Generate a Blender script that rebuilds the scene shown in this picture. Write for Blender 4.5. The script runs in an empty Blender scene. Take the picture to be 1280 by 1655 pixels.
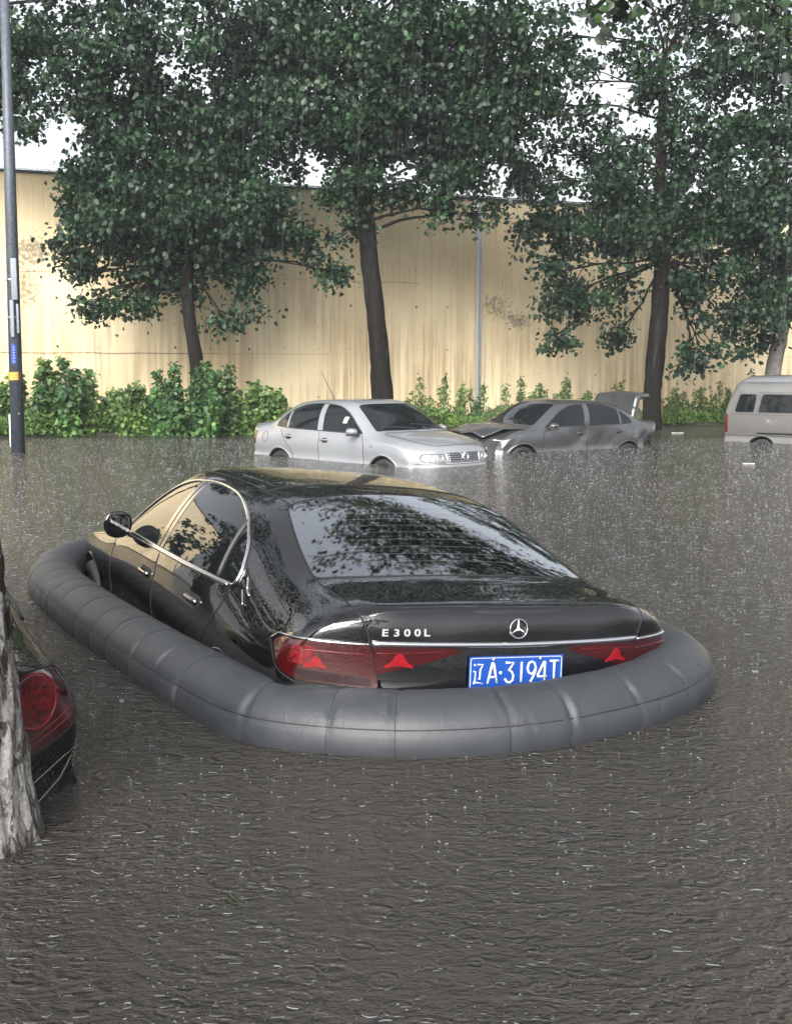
import bpy, bmesh, math, random
import numpy as np
from mathutils import Vector, Matrix, Euler
from mathutils.bvhtree import BVHTree
from mathutils.geometry import delaunay_2d_cdt
R = math.radians
rnd = random.Random(7)
rng = np.random.default_rng(11)
S = bpy.context.scene
COL = S.collection

# ------------------------------------------------------------------ camera
CAM_H = 1.48
PITCH = math.atan(227.5 / 1900)
FPX = 1900.0
cam_d = bpy.data.cameras.new('camera'); cam = bpy.data.objects.new('camera', cam_d); COL.objects.link(cam)
cam.location = (0, 0, CAM_H); cam.rotation_euler = (math.pi / 2 - PITCH, 0, 0)
cam_d.sensor_fit = 'HORIZONTAL'; cam_d.sensor_width = 36; cam_d.lens = 36 * FPX / 1280
cam_d.clip_start = 0.05; cam_d.clip_end = 2000
S.camera = cam
# ------------------------------------------------------------------ world: overcast rain sky
SUN_EL, SUN_AZ = R(30), R(195)
w = bpy.data.worlds.new('World'); S.world = w; w.use_nodes = True
nt = w.node_tree; nt.nodes.clear()
sky = nt.nodes.new('ShaderNodeTexSky'); sky.sky_type = 'NISHITA'; sky.sun_disc = False
sky.sun_elevation = SUN_EL; sky.sun_rotation = SUN_AZ; sky.air_density = 1.0; sky.dust_density = 6.0; sky.ozone_density = 1.0
hs = nt.nodes.new('ShaderNodeHueSaturation'); hs.inputs['Saturation'].default_value = 0.22
hs.inputs['Value'].default_value = 1.0
bg = nt.nodes.new('ShaderNodeBackground'); bg.inputs['Strength'].default_value = 0.085
out = nt.nodes.new('ShaderNodeOutputWorld')
nt.links.new(sky.outputs[0], hs.inputs['Color']); nt.links.new(hs.outputs[0], bg.inputs[0]); nt.links.new(bg.outputs[0], out.inputs[0])
sd = bpy.data.lights.new('sun', 'SUN'); so = bpy.data.objects.new('sun', sd); COL.objects.link(so)
sd.energy = 1.5; sd.angle = R(45); sd.color = (1.0, 0.97, 0.93)
so.rotation_euler = (math.pi / 2 - SUN_EL, 0, math.pi - SUN_AZ)
S.view_settings.view_transform = 'Standard'; S.view_settings.look = 'None'
S.view_settings.gamma = 1; S.view_settings.exposure = 2.1


def at(u, v, Y):
    """point of the place seen in the direction (u, v) at forward distance Y"""
    a = (u - 640) / FPX; b = -(v - 827.5) / FPX
    c, s = math.cos(PITCH), math.sin(PITCH)
    dy = c + b * s; dz = -s + b * c
    k = Y / dy
    return Vector((a * k, Y, CAM_H + dz * k))


# ------------------------------------------------------------------ materials
def newmat(name):
    m = bpy.data.materials.new(name); m.use_nodes = True
    return m, m.node_tree, m.node_tree.nodes['Principled BSDF']


def N(t, typ, **kw):
    n = t.nodes.new(typ)
    for k, v in kw.items():
        if k in n.inputs: n.inputs[k].default_value = v
        else: setattr(n, k, v)
    return n


def L(t, a, b): t.links.new(a, b)


def ramp(t, fac, stops):
    n = t.nodes.new('ShaderNodeValToRGB'); L(t, fac, n.inputs[0])
    el = n.color_ramp.elements
    while len(el) < len(stops): el.new(0.5)
    for e, (p, c) in zip(el, stops):
        e.position = p; e.color = (*c, 1) if len(c) == 3 else c
    return n


def mixc(t, fac, a, b, mode='MIX'):
    n = t.nodes.new('ShaderNodeMix'); n.data_type = 'RGBA'; n.blend_type = mode
    for sock, val in ((n.inputs[0], fac), (n.inputs[6], a), (n.inputs[7], b)):
        if hasattr(val, 'links') or hasattr(val, 'is_linked'): L(t, val, sock)
        else: sock.default_value = val if isinstance(val, (int, float)) else (*val, 1)
    return n.outputs[2]


def math_(t, op, a, b=None):
    n = t.nodes.new('ShaderNodeMath'); n.operation = op
    for i, v in enumerate((a, b)):
        if v is None: continue
        if isinstance(v, (int, float)): n.inputs[i].default_value = v
        else: L(t, v, n.inputs[i])
    return n.outputs[0]


def objco(t, scale=(1, 1, 1), loc=(0, 0, 0), geo=False):
    tc = t.nodes.new('ShaderNodeTexCoord'); mp = t.nodes.new('ShaderNodeMapping')
    mp.inputs['Scale'].default_value = scale; mp.inputs['Location'].default_value = loc
    L(t, tc.outputs['Object'], mp.inputs[0])
    return mp.outputs[0]


def simple(name, col, rough=0.5, metal=0.0, ior=1.5, coat=0.0, noise=0.15, nscale=30, bump=0.0, spec=0.5):
    m, t, p = newmat(name)
    co = objco(t)
    n = N(t, 'ShaderNodeTexNoise', Scale=nscale, Detail=4.0); L(t, co, n.inputs['Vector'])
    lo = tuple(c * (1 - noise) for c in col); hi = tuple(min(1, c * (1 + noise)) for c in col)
    r = ramp(t, n.outputs[0], [(0.3, lo), (0.7, hi)]); L(t, r.outputs[0], p.inputs['Base Color'])
    p.inputs['Roughness'].default_value = rough; p.inputs['Metallic'].default_value = metal
    p.inputs['IOR'].default_value = ior; p.inputs['Coat Weight'].default_value = coat; p.inputs['Coat Roughness'].default_value = 0.03
    p.inputs['Specular IOR Level'].default_value = spec
    if bump:
        b = N(t, 'ShaderNodeBump', Strength=bump, Distance=0.01); L(t, n.outputs[0], b.inputs['Height']); L(t, b.outputs[0], p.inputs['Normal'])
    return m


def wet_paint(name, col, metal=0.0, rough=0.12, drops=0.35, coat=1.0, dirt=0.0, coat_ior=1.6):
    """car paint under rain: droplets break the clear coat up"""
    m, t, p = newmat(name)
    co = objco(t)
    vo = N(t, 'ShaderNodeTexVoronoi', Scale=85.0, Randomness=1.0); L(t, co, vo.inputs['Vector'])
    big = N(t, 'ShaderNodeTexNoise', Scale=2.3, Detail=3.0); L(t, co, big.inputs['Vector'])
    d = ramp(t, vo.outputs['Distance'], [(0.0, (1, 1, 1)), (0.28, (0.75, 0.75, 0.75)), (0.42, (0, 0, 0))])
    geo = t.nodes.new('ShaderNodeNewGeometry'); sx = t.nodes.new('ShaderNodeSeparateXYZ'); L(t, geo.outputs['Normal'], sx.inputs[0])
    up = N(t, 'ShaderNodeMapRange'); up.inputs['From Min'].default_value = 0.3; up.inputs['From Max'].default_value = 0.95; L(t, sx.outputs[2], up.inputs[0])
    h = math_(t, 'MULTIPLY', d.outputs[0], up.outputs[0])
    h = math_(t, 'MULTIPLY', h, big.outputs[0])
    w2 = N(t, 'ShaderNodeTexNoise', Scale=14.0, Detail=2.0); L(t, co, w2.inputs['Vector'])
    h2 = math_(t, 'ADD', h, math_(t, 'MULTIPLY', w2.outputs[0], 0.12))
    b = N(t, 'ShaderNodeBump', Strength=drops, Distance=0.004); L(t, h2, b.inputs['Height'])
    L(t, b.outputs[0], p.inputs['Coat Normal']); L(t, b.outputs[0], p.inputs['Normal'])
    n3 = N(t, 'ShaderNodeTexNoise', Scale=1.7, Detail=6.0); L(t, co, n3.inputs['Vector'])
    r = ramp(t, n3.outputs[0], [(0.35, tuple(c * (1 - dirt) for c in col)), (0.65, col)])
    L(t, r.outputs[0], p.inputs['Base Color'])
    p.inputs['Metallic'].default_value = metal; p.inputs['Roughness'].default_value = rough
    p.inputs['Coat Weight'].default_value = coat; p.inputs['Coat Roughness'].default_value = 0.02; p.inputs['Coat IOR'].default_value = coat_ior
    return m


M = {}
M['black_paint'] = wet_paint('black wet paint', (0.003, 0.0033, 0.004), 0.0, 0.3, 0.42, coat_ior=1.78)
M['black_paint'].node_tree.nodes['Principled BSDF'].inputs['Specular IOR Level'].default_value = 0.0
M['silver_paint'] = wet_paint('white silver wet paint', (0.27, 0.285, 0.305), 0.35, 0.35, 0.25, dirt=0.10)
M['grey_paint'] = wet_paint('grey metallic wet paint', (0.105, 0.11, 0.118), 0.6, 0.32, 0.3, dirt=0.25)
M['van_paint'] = wet_paint('warm grey van paint', (0.15, 0.148, 0.142), 0.2, 0.4, 0.25, dirt=0.15)
M['black_glass'] = wet_paint('tinted wet glass', (0.004, 0.005, 0.006), 0.0, 0.03, 0.16, coat_ior=2.1)
M['side_glass'] = simple('tinted side glass', (0.006, 0.007, 0.008), 0.02, 0, 1.5, 0.0, 0.1, 3, spec=.3)
M['dark_glass'] = simple('dark car glass', (0.008, 0.010, 0.011), 0.03, 0, 1.5, 0.0, 0.3, 3, spec=.4)
M['chrome'] = simple('chrome', (0.78, 0.78, 0.80), 0.10, 1.0, noise=0.03)
M['gap'] = simple('panel gap shadow rubber', (0.008, 0.008, 0.008), 0.7)
M['rubber'] = simple('black rubber', (0.018, 0.018, 0.018), 0.6, bump=0.2)
M['plastic'] = simple('dark plastic', (0.03, 0.03, 0.032), 0.45)
M['rim'] = simple('alloy rim', (0.45, 0.45, 0.46), 0.3, 0.8)
M['red_lens'] = wet_paint('red tail lamp lens', (0.036, 0.0008, 0.002), 0.0, 0.2, 0.06)
M['red_bright'] = simple('bright red reflector', (0.20, 0.003, 0.007), 0.25, coat=0.5, noise=0.3, nscale=60)
M['red_cell'] = simple('red lamp cells', (0.10, 0.0015, 0.004), 0.25, coat=0.5, noise=0.7, nscale=45, bump=0.4)
M['clear_lens'] = simple('clear lamp lens', (0.26, 0.27, 0.27), 0.12, 0.4, coat=1.0, noise=0.35, nscale=25)
M['plate_blue'] = simple('blue number plate', (0.006, 0.050, 0.27), 0.35, coat=0.3, noise=0.06)
M['white_ink'] = simple('white plate characters', (0.50, 0.52, 0.54), 0.4, noise=0.04)
M['bolt'] = simple('plate bolt steel', (0.55, 0.55, 0.55), 0.3, 0.9)
M['white_paper'] = simple('white paper', (0.75, 0.75, 0.72), 0.7)
M['galv'] = simple('painted steel pole', (0.06, 0.072, 0.09), 0.5, 0.2, noise=0.3, nscale=18, bump=0.1)
M['pale_steel'] = simple('pale steel', (0.58, 0.61, 0.64), 0.5, 0.2, noise=0.1)
M['sticker_blue'] = simple('blue sticker', (0.02, 0.05, 0.30), 0.5, noise=0.3, nscale=60)
M['sticker_orange'] = simple('orange sticker', (0.70, 0.30, 0.05), 0.5, noise=0.4, nscale=50)
M['brown_board'] = simple('brown board', (0.16, 0.075, 0.04), 0.8, noise=0.3)
M['foam'] = simple('pale foam litter', (0.7, 0.7, 0.68), 0.6)
M['soil'] = simple('wet soil', (0.055, 0.045, 0.032), 0.8, noise=0.4, nscale=3, bump=0.5)
M['inner'] = simple('dark engine bay', (0.012, 0.012, 0.012), 0.7, noise=0.5, nscale=20, bump=0.6)


# ------------------------------------------------------------------ object helpers
def link_mesh(name, V, F, mat, parent=None, smooth=True, normals=None, mats=None, fm=None):
    me = bpy.data.meshes.new(name); me.from_pydata([tuple(v) for v in V], [], F)
    if mats:
        for m_ in mats: me.materials.append(m_)
        if fm is not None: me.polygons.foreach_set('material_index', fm)
    else: me.materials.append(mat)
    if smooth: me.polygons.foreach_set('use_smooth', [True] * len(me.polygons))
    if normals is not None: me.normals_split_custom_set_from_vertices(normals)
    me.update()
    o = bpy.data.objects.new(name, me); COL.objects.link(o)
    if parent is not None: o.parent = parent
    return o


def tag(o, label, cat, group=None):
    o['label'] = label; o['category'] = cat
    if group: o['group'] = group
    return o


def struct(o, kind='structure', label=None):
    o['kind'] = kind
    if label: o['label'] = label
    return o


def empty(name, loc, rot=(0, 0, 0)):
    o = bpy.data.objects.new(name, None); COL.objects.link(o); o.empty_display_size = 0.2
    o.location = loc; o.rotation_euler = rot
    return o


class MB:
    def __init__(s): s.V = []; s.F = []; s.m = []; s.st = []

    def add(s, V, F, m=0):
        n = len(s.V); s.st.append((n, len(s.F))); s.V += [Vector(v) for v in V]; s.F += [tuple(i + n for i in f) for f in F]; s.m += [m] * len(F)

    def box(s, c, h, rot=None, m=0, bevel=0.0):
        bm = bmesh.new(); bmesh.ops.create_cube(bm, size=1)
        for v in bm.verts: v.co = Vector((v.co.x * h[0] * 2, v.co.y * h[1] * 2, v.co.z * h[2] * 2))
        if bevel: bmesh.ops.bevel(bm, geom=bm.edges[:], offset=bevel, segments=2, affect='EDGES', profile=0.6)
        mt = (rot.to_matrix() if rot is not None else Matrix.Identity(3))
        bm.verts.index_update()
        s.add([mt @ v.co + Vector(c) for v in bm.verts], [tuple(v.index for v in f.verts) for f in bm.faces], m); bm.free()

    def tube(s, pts, r, n=8, cap=True, closed=False, m=0, squash=None):
        pts = [Vector(p) for p in pts]; k = len(pts)
        rs = r if isinstance(r, (list, tuple, np.ndarray)) else [r] * k
        V = []; up = None
        for i, p in enumerate(pts):
            if closed: t = (pts[(i + 1) % k] - pts[i - 1])
            else: t = pts[min(i + 1, k - 1)] - pts[max(i - 1, 0)]
            if t.length < 1e-9: t = Vector((0, 0, 1))
            t.normalize()
            if up is None:
                up = Vector((0, 0, 1)) if abs(t.z) < 0.9 else Vector((1, 0, 0))
            a = t.cross(up)
            if a.length < 1e-6: a = t.orthogonal()
            a.normalize(); b = a.cross(t).normalized(); up = b
            for j in range(n):
                an = 2 * math.pi * j / n
                V.append(p + (a * math.cos(an) + b * math.sin(an)) * rs[i])
        F = []
        for i in range(k if closed else k - 1):
            i2 = (i + 1) % k
            for j in range(n):
                j2 = (j + 1) % n
                F.append((i * n + j, i * n + j2, i2 * n + j2, i2 * n + j))
        if cap and not closed:
            F.append(tuple(range(n - 1, -1, -1))); F.append(tuple((k - 1) * n + j for j in range(n)))
        s.add(V, F, m)

    def build(s, name, mat, parent=None, smooth=True, mats=None):
        return link_mesh(name, s.V, s.F, mat, parent, smooth, mats=mats, fm=s.m if mats else None)


def build_each(mb, name, mat, parent, smooth=True):
    """every piece of mb as an object of its own"""
    ends = mb.st[1:] + [(len(mb.V), len(mb.F))]; r = []
    for (v0, f0), (v1, f1) in zip(mb.st, ends):
        r.append(link_mesh(name, mb.V[v0:v1], [tuple(i - v0 for i in f) for f in mb.F[f0:f1]], mat, parent, smooth))
    return r


def clip_poly(poly, a0, slope, keep_greater):
    """cut a (y, z) polygon along y = a0 + slope (z - 1)"""
    f = lambda p: (p[0] - a0 - slope * (p[1] - 1.0)) * (1 if keep_greater else -1)
    o = []
    for i in range(len(poly)):
        p, q = poly[i - 1], poly[i]; fp, fq = f(p), f(q)
        if (fp >= 0) != (fq >= 0):
            t = fp / (fp - fq); o.append((p[0] + (q[0] - p[0]) * t, p[1] + (q[1] - p[1]) * t))
        if fq >= 0: o.append(q)
    return o


def spline(pts, n, closed=False):
    """Catmull-Rom through pts (tuples), n samples per span"""
    P = [np.array(p, float) for p in pts]; k = len(P); outp = []
    spans = k if closed else k - 1
    for i in range(spans):
        p1 = P[i]; p2 = P[(i + 1) % k]
        p0 = P[i - 1] if (closed or i > 0) else 2 * p1 - p2
        p3 = P[(i + 2) % k] if (closed or i + 2 < k) else 2 * p2 - p1
        for j in range(n):
            t = j / n
            outp.append(tuple(0.5 * ((2 * p1) + (-p0 + p2) * t + (2 * p0 - 5 * p1 + 4 * p2 - p3) * t * t + (-p0 + 3 * p1 - 3 * p2 + p3) * t ** 3)))
    if not closed: outp.append(tuple(P[-1]))
    return outp


def dens(pts, step=0.03, closed=True):
    o = []; k = len(pts)
    for i in range(k if closed else k - 1):
        a = np.array(pts[i], float); b = np.array(pts[(i + 1) % k], float)
        n = max(1, int(np.ceil(np.linalg.norm(b - a) / step)))
        for j in range(n): o.append(tuple(a + (b - a) * j / n))
    if not closed: o.append(tuple(pts[-1]))
    return o


def roundpoly(pts, r=0.03, n=5):
    """polygon with corners rounded; a point may carry its own radius as third value"""
    o = []; k = len(pts)
    for i in range(k):
        p = Vector(pts[i][:2]); a = Vector(pts[i - 1][:2]); b = Vector(pts[(i + 1) % k][:2])
        rr = pts[i][2] if len(pts[i]) > 2 else r
        da = (a - p); db = (b - p)
        rr_ = min(rr, da.length * 0.49, db.length * 0.49)
        if rr_ < 1e-4: o.append(tuple(p)); continue
        p0 = p + da.normalized() * rr_; p2 = p + db.normalized() * rr_
        for j in range(n + 1):
            t = j / n; q = p0 * (1 - t) ** 2 + p * 2 * t * (1 - t) + p2 * t * t
            o.append((q.x, q.y))
    return o


# ------------------------------------------------------------------ car shell builder
FR = {  # projection frames: a, b in-plane axes, d ray direction, o start offset
    'right': (Vector((0, 1, 0)), Vector((0, 0, 1)), Vector((-1, 0, 0))),
    'left': (Vector((0, 1, 0)), Vector((0, 0, 1)), Vector((1, 0, 0))),
    'rear': (Vector((1, 0, 0)), Vector((0, 0, 1)), Vector((0, 1, 0))),
    'front': (Vector((1, 0, 0)), Vector((0, 0, 1)), Vector((0, -1, 0))),
    'top': (Vector((1, 0, 0)), Vector((0, 1, 0)), Vector((0, 0, -1))),
    'reartop': (Vector((1, 0, 0)), Vector((0, 1, 1)).normalized(), Vector((0, 1, -1)).normalized()),
    'fronttop': (Vector((1, 0, 0)), Vector((0, -1, 1)).normalized(), Vector((0, -1, -1)).normalized()),
}


class Shell:
    """closed car body from stations of nine (x, z, dy) points sill..roof centre, with front and rear caps"""

    def __init__(s, stations, rear_cap, front_cap, creases=(), deform=None, level=3, fit=3, wheels=(), wr=0.36, ww=0.26, wx=0.95):
        V = []; ns = len(stations)
        for y, rows in stations:
            for k in range(17):
                r = k if k <= 8 else 16 - k; sg = -1 if k < 8 else 1
                x, z, dy = rows[r]
                V.append(Vector((sg * x, y + dy, z)))
        idx = lambda si, k: si * 17 + k
        F = []
        for si in range(ns - 1):
            for k in range(16): F.append((idx(si, k), idx(si, k + 1), idx(si + 1, k + 1), idx(si + 1, k)))
            F.append((idx(si, 16), idx(si, 0), idx(si + 1, 0), idx(si + 1, 16)))
        sharp = []
        for cap, si, flip in ((rear_cap, 0, False), (front_cap, ns - 1, True)):
            ids = {}
            for r in range(4):
                for k in range(5, 12):
                    rr = k if k <= 8 else 16 - k; sg = -1 if k < 8 else 1
                    x, y, z = cap[r][rr - 5]
                    ids[(r, k)] = len(V); V.append(Vector((sg * x, y, z)))

            def g(r, k):
                if r == 4: return idx(si, k)
                if k == 4: return idx(si, r)
                if k == 12: return idx(si, 16 - r)
                return ids[(r, k)]
            for r in range(4):
                for k in range(4, 12):
                    f = (g(r, k), g(r, k + 1), g(r + 1, k + 1), g(r + 1, k))
                    F.append(f if not flip else f[::-1])
            f = tuple(g(0, k) for k in range(12, 3, -1)); F.append(f if not flip else f[::-1])
            if not flip: rear_ids = g
            else: front_ids = g
        me = bpy.data.meshes.new('cage'); me.from_pydata([tuple(v) for v in V], [], F); me.update()
        bm = bmesh.new(); bm.from_mesh(me); bmesh.ops.recalc_face_normals(bm, faces=bm.faces[:])
        cl = bm.edges.layers.float.new('crease_edge'); bm.verts.ensure_lookup_table()
        for kind, a, b, w_ in creases:     # ('st', station, (k0,k1), w) across ; ('row', r, (s0,s1), w) along
            prs = []
            if kind == 'st':
                for k in range(b[0], b[1]): prs.append((idx(a, k), idx(a, k + 1))); prs.append((idx(a, 16 - k), idx(a, 15 - k)))
            else:
                for s_ in range(b[0], b[1]): prs.append((idx(s_, a), idx(s_ + 1, a))); prs.append((idx(s_, 16 - a), idx(s_ + 1, 16 - a)))
            for i, j in prs:
                e = bm.edges.get((bm.verts[i], bm.verts[j]))
                if e: e[cl] = w_
        bm.to_mesh(me); bm.free()
        ob = bpy.data.objects.new('cage', me); COL.objects.link(ob)
        md = ob.modifiers.new('s', 'SUBSURF'); md.levels = 1; md.render_levels = 1; md.use_limit_surface = True
        tgt = np.array([tuple(v) for v in V]); cur = tgt.copy(); n = len(V)
        for _ in range(fit):
            dg = bpy.context.evaluated_depsgraph_get(); ev = ob.evaluated_get(dg)
            buf = np.empty(len(ev.data.vertices) * 3); ev.data.vertices.foreach_get('co', buf)
            lim = buf.reshape(-1, 3)[:n]
            cur = cur + (tgt - lim) * 0.85
            me.vertices.foreach_set('co', cur.ravel()); me.update(); ob.update_tag()
        md.levels = level
        dg = bpy.context.evaluated_depsgraph_get(); ev = ob.evaluated_get(dg)
        m2 = bpy.data.meshes.new_from_object(ev)
        COL.objects.unlink(ob); bpy.data.objects.remove(ob); bpy.data.meshes.remove(me)
        if deform:
            nl = [v.normal.copy() for v in m2.vertices]
            nc = [tuple(deform(v.co.copy(), n_)) for v, n_ in zip(m2.vertices, nl)]
            m2.vertices.foreach_set('co', np.array(nc).ravel()); m2.update()
        s.mesh = m2
        m2.polygons.foreach_set('use_smooth', [True] * len(m2.polygons))
        s.V = [v.co.copy() for v in m2.vertices]; s.Nn = [v.normal.copy() for v in m2.vertices]
        s.P = [tuple(p.vertices) for p in m2.polygons]
        s.bvh = BVHTree.FromPolygons(s.V, s.P)
        s.wheels = wheels; s.wr = wr; s.ww = ww; s.wx = wx

    def body(s, name, mat, parent):
        o = bpy.data.objects.new(name, s.mesh); COL.objects.link(o); s.mesh.materials.clear(); s.mesh.materials.append(mat); s.mesh.materials.append(M['rubber'])
        for (y, z) in s.wheels:
            bm = bmesh.new()
            bmesh.ops.create_cone(bm, cap_ends=True, segments=48, radius1=s.wr, radius2=s.wr, depth=3.0)
            bmesh.ops.rotate(bm, verts=bm.verts, matrix=Matrix.Rotation(math.pi / 2, 3, 'Y'))
            bmesh.ops.translate(bm, verts=bm.verts, vec=(0, y, z))
            for f in bm.faces: f.material_index = 1
            cm = bpy.data.meshes.new('c'); bm.to_mesh(cm); bm.free(); cm.materials.append(mat); cm.materials.append(M['rubber'])
            co = bpy.data.objects.new('c', cm); COL.objects.link(co)
            md = o.modifiers.new('b', 'BOOLEAN'); md.object = co; md.operation = 'DIFFERENCE'; md.solver = 'EXACT'
            dg = bpy.context.evaluated_depsgraph_get()
            nm = bpy.data.meshes.new_from_object(o.evaluated_get(dg))
            o.modifiers.clear(); o.data = nm
            COL.objects.unlink(co); bpy.data.objects.remove(co)
        o.data.set_sharp_from_angle(angle=R(40)); o.data.name = name
        o.parent = parent
        s.obj = o
        return o

    def hit(s, fr, a, b):
        A, B, D = FR[fr] if isinstance(fr, str) else fr
        o = A * a + B * b - D * 12
        p, n, i, d = s.bvh.ray_cast(o, D)
        if p is None:
            p, n, i, d = s.bvh.find_nearest(o + D * 12)
            if p is None: return Vector((0, 0, 0)), Vector((0, 0, 1))
        f = s.P[i]
        # smooth normal by inverse distance of the face's vertices
        nn = Vector((0, 0, 0))
        if len(f) == 4:
            q = [s.V[j] for j in f]
            e1 = q[1] - q[0]; e2 = q[3] - q[0]
            u = max(0, min(1, (p - q[0]).dot(e1) / max(e1.length_squared, 1e-12))); v = max(0, min(1, (p - q[0]).dot(e2) / max(e2.length_squared, 1e-12)))
            nn = s.Nn[f[0]] * (1 - u) * (1 - v) + s.Nn[f[1]] * u * (1 - v) + s.Nn[f[2]] * u * v + s.Nn[f[3]] * (1 - u) * v
        else:
            for j in f: nn += s.Nn[j] / ((s.V[j] - p).length + 1e-4)
        nn.normalize()
        return p, nn

    def patch(s, name, poly, fr, mat, parent, off=0.002, step=0.035, skirt=0.006, relax=2, quadric=False):
        poly = dens(poly, step)
        poly = [p for i, p in enumerate(poly) if math.hypot(p[0] - poly[i - 1][0], p[1] - poly[i - 1][1]) > 4e-4]
        xs = [p[0] for p in poly]; ys = [p[1] for p in poly]
        pts = [Vector(p) for p in poly]; n = len(pts)
        gx = np.arange(min(xs) + step * 0.5, max(xs), step); gy = np.arange(min(ys) + step * 0.5, max(ys), step)
        px = np.array(poly)
        for x in gx:
            for y in gy:
                d = np.hypot(px[:, 0] - x, px[:, 1] - y).min()
                if d > step * 0.55: pts.append(Vector((x, y)))
        vs, es, fs, _, _, _ = delaunay_2d_cdt(pts, [], [list(range(n))], 1, 1e-5)
        V = []; NN = []
        for v in vs:
            p, nn = s.hit(fr, v.x, v.y); V.append(p + nn * off); NN.append(nn)
        F = [tuple(f) for f in fs]
        nb = {}
        for f in F:
            for i in range(len(f)): nb.setdefault(f[i], set()).update(f)
        for _ in range(relax):
            NN = [(sum((NN[j] for j in nb[i]), Vector()).normalized() if i in nb else NN[i]) for i in range(len(NN))]
        if quadric:      # pressed glass: one even convex sweep, z as a quadratic of x and y
            P_ = np.array([tuple(v) for v in V]); x, y = P_[:, 0], P_[:, 1]
            A_ = np.stack([np.ones_like(x), y, y * y, x * x, x * x * y], 1)
            c = np.linalg.lstsq(A_, P_[:, 2], rcond=None)[0]
            for i in range(len(V)):
                gx_ = 2 * c[3] * x[i] + 2 * c[4] * x[i] * y[i]; gy_ = c[1] + 2 * c[2] * y[i] + c[4] * x[i] ** 2
                NN[i] = Vector((-gx_, -gy_, 1)).normalized()
        A, B, D = FR[fr] if isinstance(fr, str) else fr
        if F:
            a, b, c = (V[i] for i in F[0][:3])
            # orient
            tot = Vector((0, 0, 0))
            for f in F[:40]: tot += (V[f[1]] - V[f[0]]).cross(V[f[2]] - V[f[0]])
            if tot.dot(D) > 0: F = [f[::-1] for f in F]
        if skirt:
            cnt = {}
            for f in F:
                for i in range(len(f)):
                    e = (f[i], f[(i + 1) % len(f)]); cnt[e] = 1
            bnd = [e for e in cnt if (e[1], e[0]) not in cnt]
            low = {}
            for i, j in bnd:
                for q in (i, j):
                    if q not in low: low[q] = len(V); V.append(V[q] - NN[q] * skirt); NN.append(NN[q])
                F.append((j, i, low[i], low[j]))
        used = sorted({i for f in F for i in f}); mp_ = {j: i for i, j in enumerate(used)}
        return link_mesh(name, [V[i] for i in used], [tuple(mp_[i] for i in f) for f in F], mat, parent, True, normals=[tuple(NN[i]) for i in used])

    def path(s, pts, fr, off=0.0, step=0.03, closed=False):
        return [(lambda h: h[0] + h[1] * off)(s.hit(fr, a, b)) for a, b in dens(pts, step, closed)]

    def line(s, mb, pts, fr, r=0.003, off=0.0, step=0.03, closed=False, n=6):
        mb.tube(s.path(pts, fr, off, step, closed), r, n, closed=closed)


def st(y, rows, dy=None):
    if dy is None: dy = [0] * 9
    elif isinstance(dy, (int, float)): dy = [dy * (x / 0.9) ** 2 for x, z in rows]
    return (y, [(x, z, d) for (x, z), d in zip(rows, dy)])


def wheel(parent, x, y, z, r=0.33, w=0.21, tilt=0.0):
    sg = 1 if x > 0 else -1
    prof = [(r * 0.66, w * 0.5), (r * 0.93, w * 0.5), (r, w * 0.38), (r, -w * 0.38), (r * 0.93, -w * 0.5), (r * 0.66, -w * 0.5)]
    V = []; F = []; n = 40
    for i in range(n):
        a = 2 * math.pi * i / n
        for (rr, xx) in prof: V.append((xx * sg, rr * math.cos(a), rr * math.sin(a)))
    k = len(prof)
    for i in range(n):
        for j in range(k): F.append((i * k + j, i * k + (j + 1) % k, ((i + 1) % n) * k + (j + 1) % k, ((i + 1) % n) * k + j))
    ty = link_mesh('wheel', V, F, M['rubber'], parent); ty.location = (x, y, z)
    mb = MB()
    for q in range(10):
        a = 2 * math.pi * q / 10
        c = Vector((sg * w * 0.40, math.cos(a) * r * 0.36, math.sin(a) * r * 0.36))
        mb.box(c, (0.012, r * 0.30, 0.022), Euler((a, 0, 0)), bevel=0.004)
    mb.tube([(sg * w * 0.36, 0, 0), (sg * w * 0.46, 0, 0)], r * 0.16, 16)
    mb.tube([(sg * w * 0.44, math.cos(t) * r * 0.64, math.sin(t) * r * 0.64) for t in np.linspace(0, 2 * math.pi, 40, endpoint=False)], 0.012, 6, closed=True)
    mb.build('rim', M['rim'], ty)
    return ty


def arc_pts(y, z, r, a0=-20, a1=200, n=40):
    return [(y + r * math.cos(R(a)), z + r * math.sin(R(a))) for a in np.linspace(a0, a1, n)]


def pod(name, parent, c, h, mat, taper=0.75, rot=(0, 0, 0), crease=.35):
    """rounded pod (mirror housing) tapering towards -y local"""
    bm = bmesh.new(); bmesh.ops.create_cube(bm, size=2)
    for v in bm.verts:
        t = taper if v.co.y > 0 else 1.0
        v.co = Vector((v.co.x * h[0] * t, v.co.y * h[1], v.co.z * h[2] * t))
    cl = bm.edges.layers.float.new('crease_edge')
    for e in bm.edges:
        if all(v.co.y < 0 for v in e.verts): e[cl] = crease
    me = bpy.data.meshes.new(name); bm.to_mesh(me); bm.free()
    me.materials.append(mat); me.polygons.foreach_set('use_smooth', [True] * len(me.polygons))
    o = bpy.data.objects.new(name, me); COL.objects.link(o); md = o.modifiers.new('s', 'SUBSURF'); md.levels = 3; md.render_levels = 3
    o.location = c; o.rotation_euler = rot; o.parent = parent
    return o


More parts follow.
